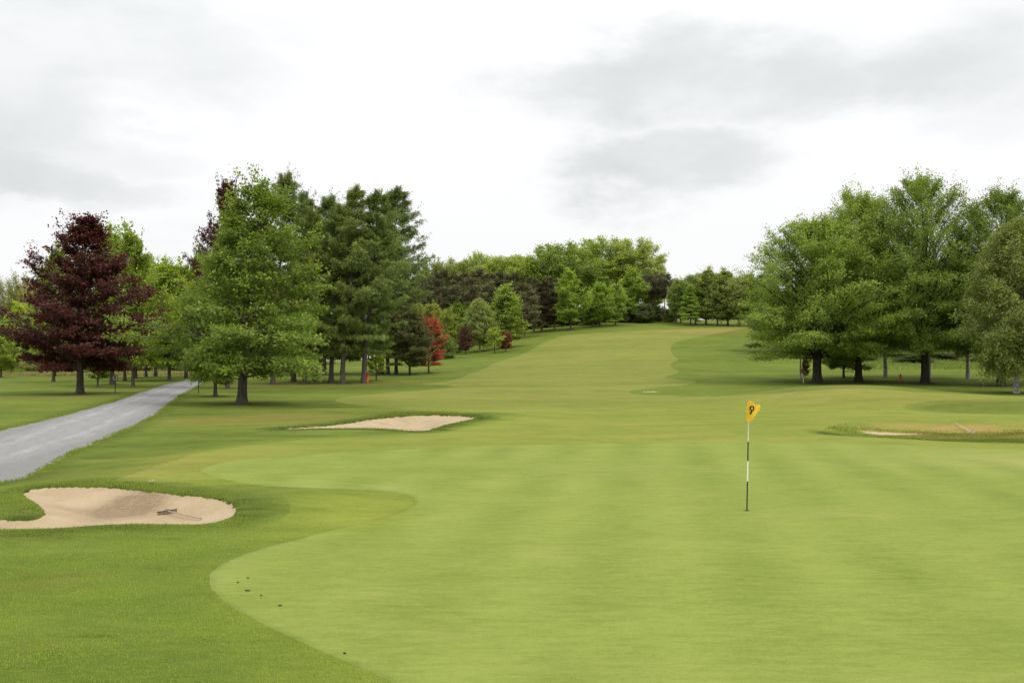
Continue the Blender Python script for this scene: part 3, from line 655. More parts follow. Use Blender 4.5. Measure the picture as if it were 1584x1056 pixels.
P['conic'] = make_tree('broadleaf_tree', 84, 11, 3.1, .09, CONE, 64, 10, 5, 9, el=(0, 50), arch=(.08, .02), l2=.38, l3=.5, leaf=(.26, .18), jit=.15, gap=.22, tr=.16, lobes=.1, spiky=.4)
P['poplar'] = make_tree('willow_tree', 85, 14, 3.6, .15, [(0, .8), (.3, 1), (.6, .9), (.85, .6), (1, .2)], 60, 9, 4, 9, el=(60, 80), arch=(.02, .0), s0=.3, l2=.22, l3=.9, leaf=(.26, .1), jit=.12, gap=.30, tr=.2, lobes=.2, shoots=200, fork=.08, trunkH=.8)
P['sapling'] = make_tree('sapling', 86, 4.0, .95, .30, OVAL, 22, 6, 3, 9, el=(25, 62), arch=(.05, .0), l2=.4, l3=.22, lmin=.12, leaf=(.16, .12), jit=.06, gap=.25, tr=.05, lobes=.2, buttress=1.1)
P['thorn'] = make_tree('hawthorn_tree', 87, 8.5, 3.0, .14, BROAD, 70, 11, 5, 10, el=(15, 60), arch=(.1, .02), l2=.4, l3=.45, leaf=(.17, .13), jit=.12, gap=.2, tr=.14, lobes=.16, shoots=60, lmat='hawthorn')
P['bush'] = make_tree('bush', 88, 4.0, 2.6, .04, [(0, .8), (.3, 1), (.6, .9), (.85, .6), (1, .2)], 46, 9, 4, 9, el=(20, 65), arch=(.05, 0), l2=.4, l3=.45, leaf=(.24, .17), jit=.15, gap=.22, tr=.09, lobes=.18, trunkH=.8, fork=.02)
for k in P:
    root = P[k][0]
    root.rotation_euler = (0, 0, 0)

G_BR = (.115, .205, .026); G_BE = (.088, .160, .022); G_DK = (.062, .110, .020)


def plant(kind, u, vtop, hw, v=None, dist=None, rz=None, col=None, label=None, cat='tree', group=None, name=None, bark=None, tilt=0.0):
    root, tv, cr = P[kind]
    if v is not None: b = px_ground(u, v)
    else:
        r = ray(u, 556); b = np.array([r[0] / r[1] * dist, dist, 0.])
    b[2] = ground_z(b[0], b[1])
    dd = b[1]
    rt = ray(u, vtop); ztop = CAM_Z + rt[2] / rt[1] * dd
    H = max(ztop - b[2], .4); sz = H / root['H']; sr = hw / FPX * dd / root['R']
    o = bpy.data.objects.new(name or root.name.split('.')[0], None); COL.objects.link(o); o.empty_display_size = 1
    o.location = b
    if rz is None: rz = (u * 1.37 + vtop * .77) % 6.283
    o.rotation_euler = (0, tilt, rz); o.scale = (sr, sr, sz)
    t = tv.copy(); c = cr.copy()
    for k in (t, c): k.parent = o; COL.objects.link(k)
    if bark: t.material_slots[0].link = 'OBJECT'; t.material_slots[0].material = M[bark]
    cc = col or G_BE; gd = cc[1] > cc[0] * 1.15; far = 1.42 + .42 * float(sstep(150, 230, dd)); kf = (1.36 * far, 1.08 * far, 1.15 * far) if gd else (1.3, 1.3, 1.3)  # crown colour lightened with distance in place of haze
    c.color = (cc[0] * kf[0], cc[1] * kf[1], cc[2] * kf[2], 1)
    tag(o, label, cat, group)
    return o, t, c


# --- left of the drive
plant('copper', 124, 342, 120, v=609.5, rz=2.2, col=(.060, .0150, .0125), label='dark purple copper beech standing alone left of the drive', name='copper_beech')
plant('copper', 352, 288, 66, v=601, rz=4.6, col=(.052, .015, .014), label='tall purple copper beech half hidden behind the big lime tree', name='copper_beech')
plant('lime', 374, 279, 140, v=624.5, rz=0.0, col=(.084, .150, .021), label='big green lime tree overhanging the drive, right of the road')
plant('round_a', 333, 440, 55, v=613, col=G_DK, label='small dark green tree standing against the left side of the big lime tree')
g = 'trees planted in rows left of the drive'
for k, u, vt, hw, v_, ds, cl, lb in (
        ('tall_a', 173, 372, 55, 595, None, G_BR, 'bright green tree with a thick trunk right behind the round speed sign'),
        ('round_a', 193, 408, 46, 589, None, G_BR, 'bright green tree one trunk right of the round sign'),
        ('tall_a', 151, 500, 22, 599, None, G_BE, 'thin trunked young tree between copper beech and round sign'),
        ('round_a', 210, 420, 44, 585, None, (.13, .215, .028), 'light green tree, second trunk right of the round sign'),
        ('round_b', 226, 424, 42, 583, None, G_BR, 'light green tree, third trunk right of the round sign'),
        ('tall_a', 241, 415, 40, 582, None, (.135, .22, .03), 'light green tree, fourth trunk right of the round sign'),
        ('tall_a', 262, 418, 44, None, 118, (.125, .215, .026), 'bright tree just left of where the drive disappears'),
        ('round_a', 288, 412, 50, None, 128, (.115, .20, .026), 'bright tree over the far end of the drive'),
        ('round_b', 315, 405, 52, None, 140, G_BR, 'green tree beyond the far end of the drive'),
        ('tall_a', 206, 372, 40, None, 96, (.12, .2, .028), 'tall green tree whose top shows right of the copper beech'),
        ('tall_a', 83, 398, 36, None, 120, (.12, .21, .035), 'pale green tree whose top shows left of the copper beech'),
        ('tall_a', 28, 478, 24, 575.5, None, (.14, .225, .032), 'bright young tree with pale trunk near the left frame edge'),
        ('round_b', 2, 505, 30, None, 150, (.13, .21, .03), 'bright green leafy tree cut by the left frame edge'),
        ('tall_a', 56, 490, 20, 575.5, None, G_BE, 'young tree beside the small dark conical shrub'),
        ('round_b', 99, 500, 24, 577, None, G_BE, 'young tree under the left side of the copper beech'),
        ('round_b', 86, 505, 20, 582, None, G_DK, 'small tree with a dark tree guard under the copper beech'),
):
    plant(k, u, vt, hw, v=v_, dist=ds, col=cl, label=lb, group=g)
plant('conic', 68, 548, 7, v=577, col=(.03, .055, .018), label='small dark conical shrub under the left edge of the copper beech', cat='shrub', name='shrub')
g = 'yellow green willows behind the left field'
for u, vt, hw, ds, cl, lb in ((15, 440, 40, 230, (.155, .175, .045), 'yellow green willow with feathery top at the left frame edge'), (30, 432, 36, 236, (.17, .19, .05), 'yellow green willow with the highest feathery top left of the copper beech'),
                              (62, 445, 40, 225, (.145, .185, .04), 'yellow green willow just left of the copper beech'), (-18, 450, 45, 232, (.15, .18, .04), 'yellow green willow mostly outside the left frame edge')):
    plant('poplar', u, vt, hw, dist=ds, col=cl, label=lb, group=g)
g = 'dark trees along the far side of the left field'
for i, (u, vt, hw, ds, lb) in enumerate(((10, 500, 50, 212, 'dark tree behind the bright young trees at the left frame edge'), (60, 492, 50, 208, 'dark tree across the field behind the small conical shrub'), (110, 480, 50, 214, 'dark tree across the field behind the copper beech trunk'),
                                         (160, 470, 50, 210, 'dark tree across the field behind the round sign'), (205, 460, 46, 206, 'dark tree across the field, behind the second trunk right of the sign'), (245, 455, 46, 204, 'dark tree across the field left of the far drive'),
                                         (285, 450, 46, 208, 'dark tree across the field behind the far end of the drive'), (330, 440, 46, 214, 'dark tree behind the field hidden by the big lime'), (375, 440, 46, 210, 'dark tree behind the big lime trunk'), (425, 440, 50, 214, 'dark tree behind the leftmost larch trunks'))):
    plant(('round_b', 'round_a')[i % 2], u, vt, hw, dist=ds, col=(.055, .095, .020), label=lb, group=g)
g = 'bushes along the far field edge'
for i, u in enumerate((-10, 22, 48, 78, 108, 140, 172, 204, 236, 268, 300, 332)):
    plant('bush', u, 548 + (i * 7) % 9, 22, dist=200 - (i * 5) % 11, col=((.07, .11, .025), (.05, .085, .02), (.10, .13, .04))[i % 3], label='low bush in the hedge line beyond the dry grass field on the left', cat='bush', group=g)

# --- larches
g = 'larches grouped left of the fairway'
LC = ((.086, .146, .036), (.078, .134, .036), (.094, .150, .034))
for i, (k, u, vt, hw, v_, rz, lb) in enumerate((
        ('larch_a', 425, 270, 52, 594, .3, 'larch with the highest thin top behind the big lime tree'),
        ('larch_a', 457, 302, 55, 590, 5.9, 'leftmost larch trunk seen right of the lime crown'),
        ('larch_b', 474, 330, 50, 593, 6.1, 'larch with a short pale stump-like trunk at the front left of the group'),
        ('larch_a', 491, 306, 58, 589.5, .1, 'larch with a dark trunk leaning right, third in the front row'),
        ('larch_a', 515, 318, 56, 592, .25, 'larch with a grey leaning trunk, fourth in the front row'),
        ('larch_b', 533, 291, 60, 593.5, .35, 'larch with the most strongly leaning trunk in the front row'),
        ('larch_b', 566, 300, 72, 592, 6.2, 'right front larch with a thick leaning trunk beside the orange post'),
        ('larch_b', 592, 294, 76, 578.5, .2, 'larch with open branches reaching over the fairway, right of the sapling'),
        ('larch_a', 533, 320, 50, 578, 1.8, 'larch with a thin straight trunk behind the leaning ones'),
        ('larch_a', 505, 335, 50, 580, 2.8, 'larch standing in the dark middle of the group'),
        ('larch_b', 603, 350, 50, 579, 3.1, 'larch with a thin trunk in the back row, left of the dark one'),
        ('larch_a', 616, 372, 40, 578, 4.4, 'rightmost dark larch trunk beside the red hawthorn'))):
    plant(k, u - 3, vt, hw, v=v_, rz=rz, col=LC[i % 3], label=lb, group=g)
plant('sapling', 582, 544, 15, v=588.5, col=(.155, .245, .028), label='bright yellow green sapling at the foot of the right larches', cat='sapling')

# --- hawthorn, young trees and bushes on the left slope
o, t, c = plant('thorn', 634, 480, 36, v=579.5, rz=1.0, col=(.065, .085, .026), label='hawthorn with green and dull red foliage next to the right larches')
o, t, c = plant('thorn', 663, 491, 25, v=577, rz=3.0, col=(.33, .070, .045), label='hawthorn covered in vivid red blossom beside the right larches')
plant('thorn', 720, 504, 11, v=548, col=(.095, .035, .032), label='small dull red tree left of the pale birch on the slope')
plant('thorn', 782, 514, 11, v=543.5, col=(.17, .045, .028), label='small reddish tree below the tall green tree on the slope')
plant('birch', 742, 462, 25, v=543.5, col=(.125, .19, .052), label='pale green birch on the left slope', bark='birchb')
plant('sapling', 765, 508, 12, v=546, col=(.15, .24, .035), label='light green sapling between pale birch and small reddish tree', cat='sapling')
plant('tall_a', 780, 449, 32, v=538, col=(.115, .195, .034), label='large light green tree right of the pale birch')
plant('round_a', 712, 471, 26, v=536, col=(.082, .155, .022), label='dense mid green tree left of the pale birch')
plant('round_b', 692, 482, 20, dist=172, col=(.12, .185, .03), label='yellow green tree behind the small dull red tree')
plant('round_b', 668, 474, 30, dist=178, col=(.12, .175, .03), label='yellow green tree above the red hawthorn')
plant('round_b', 645, 474, 26, dist=180, col=(.105, .165, .03), label='yellow green tree between red hawthorn and larches')
plant('bush', 688, 520, 16, dist=160, col=(.08, .14, .03), label='low green bush right of the red hawthorn', cat='bush')
plant('bush', 700, 524, 14, v=545, col=(.09, .15, .03), label='low green bush at the foot of the dense green tree', cat='bush')

# --- dark pines
g = 'dark Scots pines behind the left slope'
PC = ((.072, .096, .042), (.080, .092, .042), (.080, .084, .040))
for i, (k, u, vt, hw, ds, lb) in enumerate((
        ('pine_a', 655, 428, 34, 205, 'leftmost dark pine beside the larches'), ('pine_a', 682, 420, 36, 200, 'broad dark pine with brown patches above the red hawthorn'), ('pine_a', 712, 424, 34, 204, 'dark pine behind the yellow green bushes'),
        ('pine_a', 738, 418, 34, 198, 'dark pine right above the pale birch'), ('pine_a', 764, 422, 32, 202, 'brownish pine above the large light green tree'), ('pine_a', 790, 424, 32, 200, 'dark pine just right of the large light green tree'),
        ('pine_a', 812, 440, 28, 198, 'brown tinged pine left of the lone brown pine'), ('pine_a', 858, 430, 26, 214, 'dark pine between the brown pine and the pointed green tree'), ('pine_a', 826, 430, 26, 212, 'dark pine behind the lone brown pine'))):
    plant(k, u, vt, hw, dist=ds, col=PC[i % 3], label=lb, group=g)
plant('pine_a', 838, 436, 30, v=512.5, rz=1.1, col=(.070, .052, .030), label='brown tinged pine with visible trunk at the front of the wood', group=g)
g = 'tall thin pines on the crest'
for u, vt, hw, v_, lb in ((1004, 425, 14, 497, 'dark pine left of the bright gap on the crest'), (1028, 424, 17, 497.5, 'tall pine with pinkish bare trunk beside the bright gap on the crest'), (1013, 428, 15, 496, 'thin dark pine in the bright gap on the crest'), (1040, 432, 13, 498, 'thin dark pine right of the pinkish pine trunk')):
    plant('pine_b', u, vt, hw, v=v_, col=(.045, .055, .032), label=lb, group=g)

# --- rounded crest trees
g = 'rounded broadleaf trees on the skyline'
for k, u, vt, hw, ds, cl, lb in (
        ('dome_b', 668, 408, 34, 236, (.085, .13, .028), 'low rounded tree on the skyline next to the larches'), ('dome_b', 706, 406, 34, 238, (.10, .155, .03), 'rounded green tree on the skyline, second from the larches'), ('dome_a', 744, 396, 36, 240, (.115, .185, .034), 'light green rounded tree poking up above the dark pines'),
        ('dome_b', 776, 401, 42, 236, (.115, .185, .03), 'rounded green tree left of the yellowish one'), ('dome_b', 818, 397, 46, 238, (.122, .190, .032), 'yellowish green rounded tree on the skyline'), ('dome_b', 864, 380, 50, 236, (.088, .15, .028), 'dark green rounded tree left of the two tallest skyline trees'),
        ('dome_b', 893, 388, 30, 240, (.085, .14, .026), 'dark green rounded tree tucked against the tallest skyline tree'), ('dome_a', 932, 373, 52, 244, (.115, .185, .032), 'tallest rounded skyline tree with sky showing through'), ('dome_a', 982, 375, 50, 246, (.128, .192, .052), 'pale thin leaved rounded tree at the right end of the skyline'),
        ('dome_b', 1010, 408, 26, 250, (.11, .17, .04), 'small pale rounded tree under the right end of the skyline')):
    plant(k, u, vt, hw, dist=ds, col=cl, label=lb, group=g)
g = 'green trees along the top of the fairway'
for k, u, vt, hw, v_, cl, lb in (
        ('tall_a', 883, 424, 23, 510.5, (.108, .188, .028), 'pointed light green tree at the top left of the fairway'), ('round_b', 928, 440, 25, 505, (.088, .162, .022), 'wide mid green tree in the middle of the crest'), ('round_a', 952, 440, 20, 503, (.10, .175, .028), 'light green tree right of the wide mid green one'),
        ('round_a', 916, 452, 18, 506, (.08, .145, .022), 'low leafy tree at the left foot of the wide crest tree'), ('tall_a', 976, 424, 26, 498, (.098, .175, .026), 'tall green tree with pale trunk left of the bright gap'), ('conic', 1068, 443, 18, 503.5, (.10, .18, .03), 'small conical tree alone right of the bright gap'),
        ('tall_a', 1046, 438, 14, 499, (.085, .145, .03), 'slim tree closing the right side of the bright gap'), ('bush', 1017, 474, 15, 496.5, (.06, .10, .025), 'dark bush between the thin pines in the bright gap'), ('bush', 1037, 478, 10, 498, (.06, .10, .025), 'dark bush at the right side of the bright gap'), ('bush', 1000, 484, 8, 496, (.05, .09, .02), 'dark bush low in the bright gap')):
    plant(k, u, vt, hw, v=v_, col=cl, label=lb, group=g)
g = 'trees of the wood at the right end of the crest'
for i, (k, u, vt, hw, v_, lb) in enumerate((
        ('round_a', 1053, 434, 20, 500, 'first tree of the right crest wood'), ('dome_b', 1076, 426, 26, 501, 'tree behind the small conical tree'), ('tall_a', 1092, 422, 24, 502.5, 'light green tree, third in the right crest wood'), ('round_b', 1110, 427, 27, 503, 'tree of the right crest wood with a thin pale trunk'),
        ('tall_a', 1126, 423, 25, 503, 'second tree with thin pale trunk in the right crest wood'), ('dome_b', 1143, 430, 26, 504.5, 'tree at the right crest wood next to the big beeches'), ('tall_a', 1158, 428, 20, 505, 'tree of the crest wood half behind the left big beech'), ('round_a', 1180, 425, 24, 505, 'tree of the crest wood fully behind the left big beech'))):
    plant(k, u, vt, hw, v=v_, col=((.095, .155, .036), (.08, .14, .03), (.11, .165, .045))[i % 3], label=lb, group=g)

# --- big trees on the right
g = 'big beeches on the right'
plant('beech_a', 1264, 341, 130, dist=96, rz=.4, col=(.112, .192, .030), label='left big beech with sweeping low branches, nearest the fairway', group=g)
plant('beech_a', 1328, 302, 100, dist=98, rz=2.6, col=(.122, .205, .032), label='big bright beech rising behind the grassy mound', group=g)
plant('beech_b', 1431, 279, 104, dist=95, rz=1.2, col=(.094, .165, .025), label='tallest beech with a spiky top, third big tree from the fairway', group=g)
plant('beech_b', 1548, 303, 100, dist=92, rz=3.9, col=(.078, .142, .020), label='big beech with a forked trunk beside the white birch', group=g)
plant('beech_b', 1660, 300, 100, dist=94, rz=5.2, col=(.080, .145, .020), label='big beech mostly cut off by the right frame edge', group=g)
plant('birch', 1572, 342, 76, v=608, rz=1.0, col=(.096, .148, .034), label='fine leaved birch with white trunk at the right frame edge', bark='birchb')
g = 'birches behind the big beeches'
for u, vt, hw, v_, lb in ((1238, 436, 20, 585.5, 'slim white birch trunk left of the left big beech'), (1370, 400, 40, 584, 'birch trunk between the bright beech and the orange stake'), (1437, 400, 36, 584.5, 'pale birch trunk just right of the tallest beech trunk'), (1497, 390, 42, 586, 'thick pale birch trunk between the tallest and the forked beech')):
    plant('birch_b', u, vt, hw, v=v_, col=(.085, .13, .03), label=lb, group=g)
plant('round_b', 1305, 470, 40, v=584, col=(.075, .13, .02), label='small tree with brown trunk between the two left beeches')
plant('thorn', 1246, 552, 6, v=585, col=(.13, .04, .02), label='tiny reddish brown shrub beside the slim white birch trunk', cat='shrub', name='shrub')
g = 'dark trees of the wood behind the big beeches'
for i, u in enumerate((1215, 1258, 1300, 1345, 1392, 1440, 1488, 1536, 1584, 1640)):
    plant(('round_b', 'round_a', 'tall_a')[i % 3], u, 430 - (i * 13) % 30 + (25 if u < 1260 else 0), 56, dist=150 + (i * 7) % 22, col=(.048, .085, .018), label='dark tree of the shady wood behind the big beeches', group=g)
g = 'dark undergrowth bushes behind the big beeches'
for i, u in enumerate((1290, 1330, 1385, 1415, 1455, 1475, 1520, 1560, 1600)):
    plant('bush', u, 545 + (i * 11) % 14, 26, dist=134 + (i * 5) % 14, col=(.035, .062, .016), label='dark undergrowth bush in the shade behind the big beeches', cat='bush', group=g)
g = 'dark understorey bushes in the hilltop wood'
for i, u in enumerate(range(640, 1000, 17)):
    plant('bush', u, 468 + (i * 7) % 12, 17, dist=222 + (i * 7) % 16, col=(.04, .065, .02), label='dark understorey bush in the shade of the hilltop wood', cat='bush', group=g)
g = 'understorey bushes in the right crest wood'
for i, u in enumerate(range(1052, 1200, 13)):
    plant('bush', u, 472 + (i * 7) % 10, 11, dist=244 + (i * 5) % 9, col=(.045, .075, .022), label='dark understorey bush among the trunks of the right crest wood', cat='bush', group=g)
g = 'trees on the slope seen between the larch trunks'
for i, (u, lb) in enumerate(((452, 'dark green tree seen between the two leftmost larch trunks'), (482, 'dark green tree on the slope behind the third larch'), (512, 'dark green tree on the slope behind the grey leaning larch'), (541, 'dark green tree on the slope behind the most leaning larch'),
                             (570, 'dark green tree on the slope behind the orange post'), (598, 'dark green tree on the slope behind the back row of larches'), (622, 'dark green tree on the slope behind the rightmost larch'), (645, 'dark green tree on the slope behind the red hawthorn'))):
    plant(('round_b', 'bush')[i % 2], u, 500 + (i * 7) % 13, 26, dist=186 + (i * 11) % 17, col=((.06, .10, .024), (.075, .125, .03))[i % 2], label=lb, group=g)
for k in P:
    for ob in P[k]: bpy.data.objects.remove(ob)

# ------------------------------------------------------------------ small objects
M['white'] = mat_plain('white_paint', (.74, .74, .72), .45); M['black'] = mat_plain('black_paint', (.018, .018, .018), .5)
M['orange'] = mat_plain('orange_paint', (.62, .10, .03), .6); M['amber'] = mat_plain('amber_paint', (.62, .30, .04), .6); M['wood'] = mat_plain('weathered_wood', (.34, .27, .18), .8, var=.3)
M['pale'] = mat_plain('pale_wood', (.5, .46, .38), .8, var=.2); M['metal'] = mat_plain('dull_metal', (.17, .17, .18), .45)
M['grey'] = mat_plain('sign_grey', (.55, .55, .55), .5)
m, nt = new_mat('flag_cloth'); M['flag'] = m
c = nt.add('ShaderNodeTexCoord').outputs['Object']; n = nt.noise(c, 22, 4)
col = nt.mix(n, (.70, .44, .02), (.84, .57, .05))
p = nt.add('ShaderNodeBsdfPrincipled'); nt.set(p, 'Base Color', col); nt.set(p, 'Roughness', .7)
tr = nt.add('ShaderNodeBsdfTranslucent'); nt.set(tr, 0, col); mx = nt.add('ShaderNodeMixShader'); nt.set(mx, 0, .3); nt.set(mx, 1, p.outputs[0]); nt.set(mx, 2, tr.outputs[0])
o = nt.add('ShaderNodeOutputMaterial'); nt.set(o, 0, mx.outputs[0])
m, nt = new_mat('banded_pole'); M['pole'] = m
c = nt.add('ShaderNodeTexCoord').outputs['Object']; sx = nt.add('ShaderNodeSeparateXYZ'); nt.set(sx, 0, c)
z = sx.outputs[2]
b1 = nt.math('LESS_THAN', z, .525); b2 = nt.math('MULTIPLY', nt.math('GREATER_THAN', z, .885), nt.math('LESS_THAN', z, 1.235))
col = nt.mix(nt.math('MAXIMUM', b1, b2), (.78, .78, .74), (.022, .022, .02)); finish(nt, col, .35, .4)


def pole(name, r0, r1, h, mat, parent, n=12, z0=0.0, x0=0.0, y0=0.0):
    Pn = np.array([[(x0, y0, z0), (x0, y0, z0 + h * .5), (x0, y0, z0 + h)]]); V, F = tubes(Pn, np.array([[r0, (r0 + r1) / 2, r1]]), n)
    c0 = len(V); V = np.concatenate([V, [[x0, y0, z0], [x0, y0, z0 + h]]]); i = np.arange(n)
    cap = np.stack([np.full(n, c0 + 1), 2 * n + (i + 1) % n, 2 * n + i], 1)
    return mesh_np(name, V, [F, cap], mat, parent)


def boxm(cx, cy, cz, sx, sy, sz, bev=.12):
    """box with chamfered long edges"""
    a, b = sx / 2, sy / 2; k = min(a, b) * bev * 2
    ring = [(-a + k, -b), (a - k, -b), (a, -b + k), (a, b - k), (a - k, b), (-a + k, b), (-a, b - k), (-a, -b + k)]
    V = np.array([(x + cx, y + cy, cz - sz / 2) for x, y in ring] + [(x + cx, y + cy, cz + sz / 2) for x, y in ring]); i = np.arange(8)
    F = np.stack([i, (i + 1) % 8, 8 + (i + 1) % 8, 8 + i], 1)
    return V, [F, np.arange(8)[None, ::-1], (8 + np.arange(8))[None]]


def wpt(u, v, y):
    r = ray(u, v); return Vector((r[0] / r[1] * y, y, CAM_Z + r[2] / r[1] * y))


def strip(path, wd, thick, y_of):
    """flat ribbon along 2-D path (x,z) laid on surface y_of(x,z)"""
    Pp = np.array(path, float); T = np.gradient(Pp, axis=0); T /= np.linalg.norm(T, axis=1, keepdims=True); Nn = np.stack([-T[:, 1], T[:, 0]], 1) * wd / 2
    A = Pp + Nn; B = Pp - Nn; n = len(Pp)
    V = [(a[0], y_of(a[0], a[1]) - thick, a[1]) for a in A] + [(b[0], y_of(b[0], b[1]) - thick, b[1]) for b in B] + [(a[0], y_of(a[0], a[1]) - .0005, a[1]) for a in A] + [(b[0], y_of(b[0], b[1]) - .0005, b[1]) for b in B]
    i = np.arange(n - 1)
    F = np.concatenate([np.stack([i, i + 1, n + i + 1, n + i], 1), np.stack([i, 2 * n + i, 2 * n + i + 1, i + 1], 1), np.stack([n + i, n + i + 1, 3 * n + i + 1, 3 * n + i], 1)])
    return np.array(V), F


# flagstick
b = px_ground(1155.4, 789.3); FY = b[1]; bz = ground_z(b[0], b[1])
fs = empty('flagstick', (b[0], b[1], bz), 'black and white golf flagstick with a yellow number nine flag, standing in the hole', 'flagstick')
tip = wpt(1158.4, 617.5, FY); fs.rotation_euler = (0, math.atan2(tip.x - b[0], tip.z - bz), 0)
PH = tip.z - bz
K = FY / FPX
pole('pole', .0125, .0105, PH + .01, M['pole'], fs, 14)
V, F = tubes(np.array([[(0, 0, .0), (0, 0, .003)]]), np.array([[.058, .058]]), 28); i = np.arange(28)
V = np.concatenate([V, [[0, 0, .0035]]]); F = [F, np.stack([np.full(28, 56), 28 + (i + 1) % 28, 28 + i], 1)]
mesh_np('hole_dark', V, F, M['black'], fs)  # flat black disc standing in for the darkness inside the hole
# cloth: columns from the pole outwards; each gives x (px from pole), top and bottom (px below the tip), depth ripple (m)
cols = [(-.9, 1.5, 34.5, -.017), (-2.6, 6, 33.5, -.05), (-4.2, 11, 32.5, -.075), (-4.6, 14, 31.5, -.06), (-3.4, 8, 32.5, -.022), (-.8, 2.5, 34, -.019), (.8, .8, 36.5, -.016), (3, 1.8, 33.8, -.03), (5.5, 3.6, 30.5, -.055), (8, 6.2, 27.0, -.05), (11, 7.8, 22.8, -.02), (14, 8.4, 19.6, .02), (17, 7.3, 17.6, .03), (18.2, 8.4, 16.8, .02)]
cu = np.array(cols, float); tt = np.linspace(0, len(cols) - 1, 53); cu = np.stack([np.interp(tt, range(len(cols)), cu[:, k]) for k in range(4)], 1)
for _ in range(2): cu[1:-1] = (cu[:-2] + 2 * cu[1:-1] + cu[2:]) / 4
NV = 22; bb = np.linspace(0, 1, NV)
fx = np.repeat(cu[:, 0:1], NV, 1) * K; fzz = PH - (cu[:, 1:2] + (cu[:, 2:3] - cu[:, 1:2]) * bb[None]) * K
fyy = cu[:, 3:4] * (1 - .35 * bb[None]) + .010 * np.sin(bb[None] * 6 + cu[:, 0:1] * .5) * np.clip(cu[:, 0:1] / 8, 0, 1)
V = np.stack([fx, fyy, fzz], -1).reshape(-1, 3); nC = len(cu); I = np.arange(nC * NV).reshape(nC, NV)
F = np.stack([I[:-1, :-1], I[1:, :-1], I[1:, 1:], I[:-1, 1:]], -1).reshape(-1, 4)
fl = mesh_np('flag', V, F, M['flag'], fs)
main = cu[:, 0] > .5; k0 = int(np.argmax((np.arange(nC) > 22) & main))


def flag_y(x, z):
    k = np.interp(x / K, cu[k0:, 0], np.arange(k0, nC)); i0 = int(min(k, nC - 2)); f = k - i0
    out = []
    for i in (i0, i0 + 1):
        top, bot = PH - cu[i, 1] * K, PH - cu[i, 2] * K; q = np.clip((top - z) / max(top - bot, 1e-4), 0, 1)
        out.append(np.interp(q, bb, fyy[i]))
    return out[0] * (1 - f) + out[1] * f - .003


ring = [((4.2 + 2.55 * math.cos(t)) * K, PH - (13.6 + 3.2 * math.sin(t)) * K) for t in np.linspace(0, 2 * math.pi, 25)]
tail = [((4.5 - 2.7 * q) * K, PH - (16.4 + 6.2 * q) * K) for q in np.linspace(0, 1, 8)]
V1, F1 = strip(ring, 2.0 * K, .002, flag_y); V2, F2 = strip(tail, 2.2 * K, .003, flag_y)
V, F = join([(V1, F1), (V2, F2)]); nm = mesh_np('numeral', V, F, M['black'], fl, smooth=False)

# round sign by the drive
b = px_ground(178.2, 607.5); Y_ = b[1]; K = Y_ / FPX
sg = empty('road_sign', (b[0], b[1], ground_z(b[0], b[1])), 'small round white speed limit sign on a thin black post beside the drive', 'road sign')
pole('post', .034, .034, 19.5 * K, M['black'], sg)
hz = 23.2 * K; Rs = 4.9 * K


def disc(name, r, y0, y1, mat, parent, z):
    n = 36; th = np.linspace(0, 2 * math.pi, n, endpoint=False); c, s_ = np.cos(th) * r, np.sin(th) * r
    V = np.concatenate([np.stack([c, np.full(n, y0), z + s_], 1), np.stack([c, np.full(n, y1), z + s_], 1)]); i = np.arange(n)
    return mesh_np(name, V, [np.stack([i, n + i, n + (i + 1) % n, (i + 1) % n], 1), np.arange(n)[None], (n + np.arange(n))[None, ::-1]], mat, parent, smooth=False)


disc('rim', Rs, -.05, -.036, M['black'], sg, hz)
pl_ = disc('plate', Rs * .80, -.056, -.0505, M['white'], sg, hz)
fc = bpy.data.curves.new('numeral', 'FONT'); fc.body = '8'; fc.size = Rs * 1.35; fc.align_x = 'CENTER'; fc.align_y = 'CENTER'; fc.extrude = .002; fc.offset = Rs * .03
fo = bpy.data.objects.new('tmp', fc); COL.objects.link(fo)
dg = bpy.context.evaluated_depsgraph_get(); me = bpy.data.meshes.new_from_object(fo.evaluated_get(dg)); bpy.data.objects.remove(fo)
me.materials.clear(); me.materials.append(M['black']); no = bpy.data.objects.new('numeral', me); COL.objects.link(no); no.parent = pl_
no.rotation_euler = (R(90), 0, 0); no.location = (0, -.0595, hz)


def stake(u, v, vt, r, mat, name, label, cat, kind='round'):
    b = px_ground(u, v); K = b[1] / FPX; h = (v - vt) * K
    e = empty(name, (b[0], b[1], ground_z(b[0], b[1]) - .02), label, cat)
    pole('stake', r, r * .95, h, M[mat], e, 10)
    V, F = tubes(np.array([[(0, 0, h), (0, 0, h + .02), (0, 0, h + .035)]]), np.array([[r * 1.12, r * 1.1, r * .3]]), 10)
    mesh_np('cap', V, F, M[mat], e); return e


stake(1393, 591, 578.5, .09, 'orange', 'marker_post', 'orange marker post on the grass between the bright beech and the tallest beech', 'marker post')
stake(1262, 590, 563, .055, 'amber', 'marker_post', 'yellow orange marker post partly behind the trunk of the left big beech', 'marker post')
stake(1243, 592, 579, .07, 'pale', 'wooden_post', 'pale short wooden post left of the left big beech', 'post')
stake(568.5, 592, 576, .12, 'orange', 'marker_post', 'orange post at the foot of the right front larch', 'marker post')
stake(307, 608, 578, .035, 'black', 'metal_post', 'thin black metal post at the right edge of the drive', 'post')


def px_surface(u, v):
    r = ray(u, v); p = px_ground(u, v)
    for _ in range(12):
        z = ground_z(p[0], p[1]); t = (z - CAM_Z) / r[2]; q = np.array([r[0] * t, r[1] * t, z]); p = p * .5 + q * .5
    p[2] = ground_z(p[0], p[1]); return p


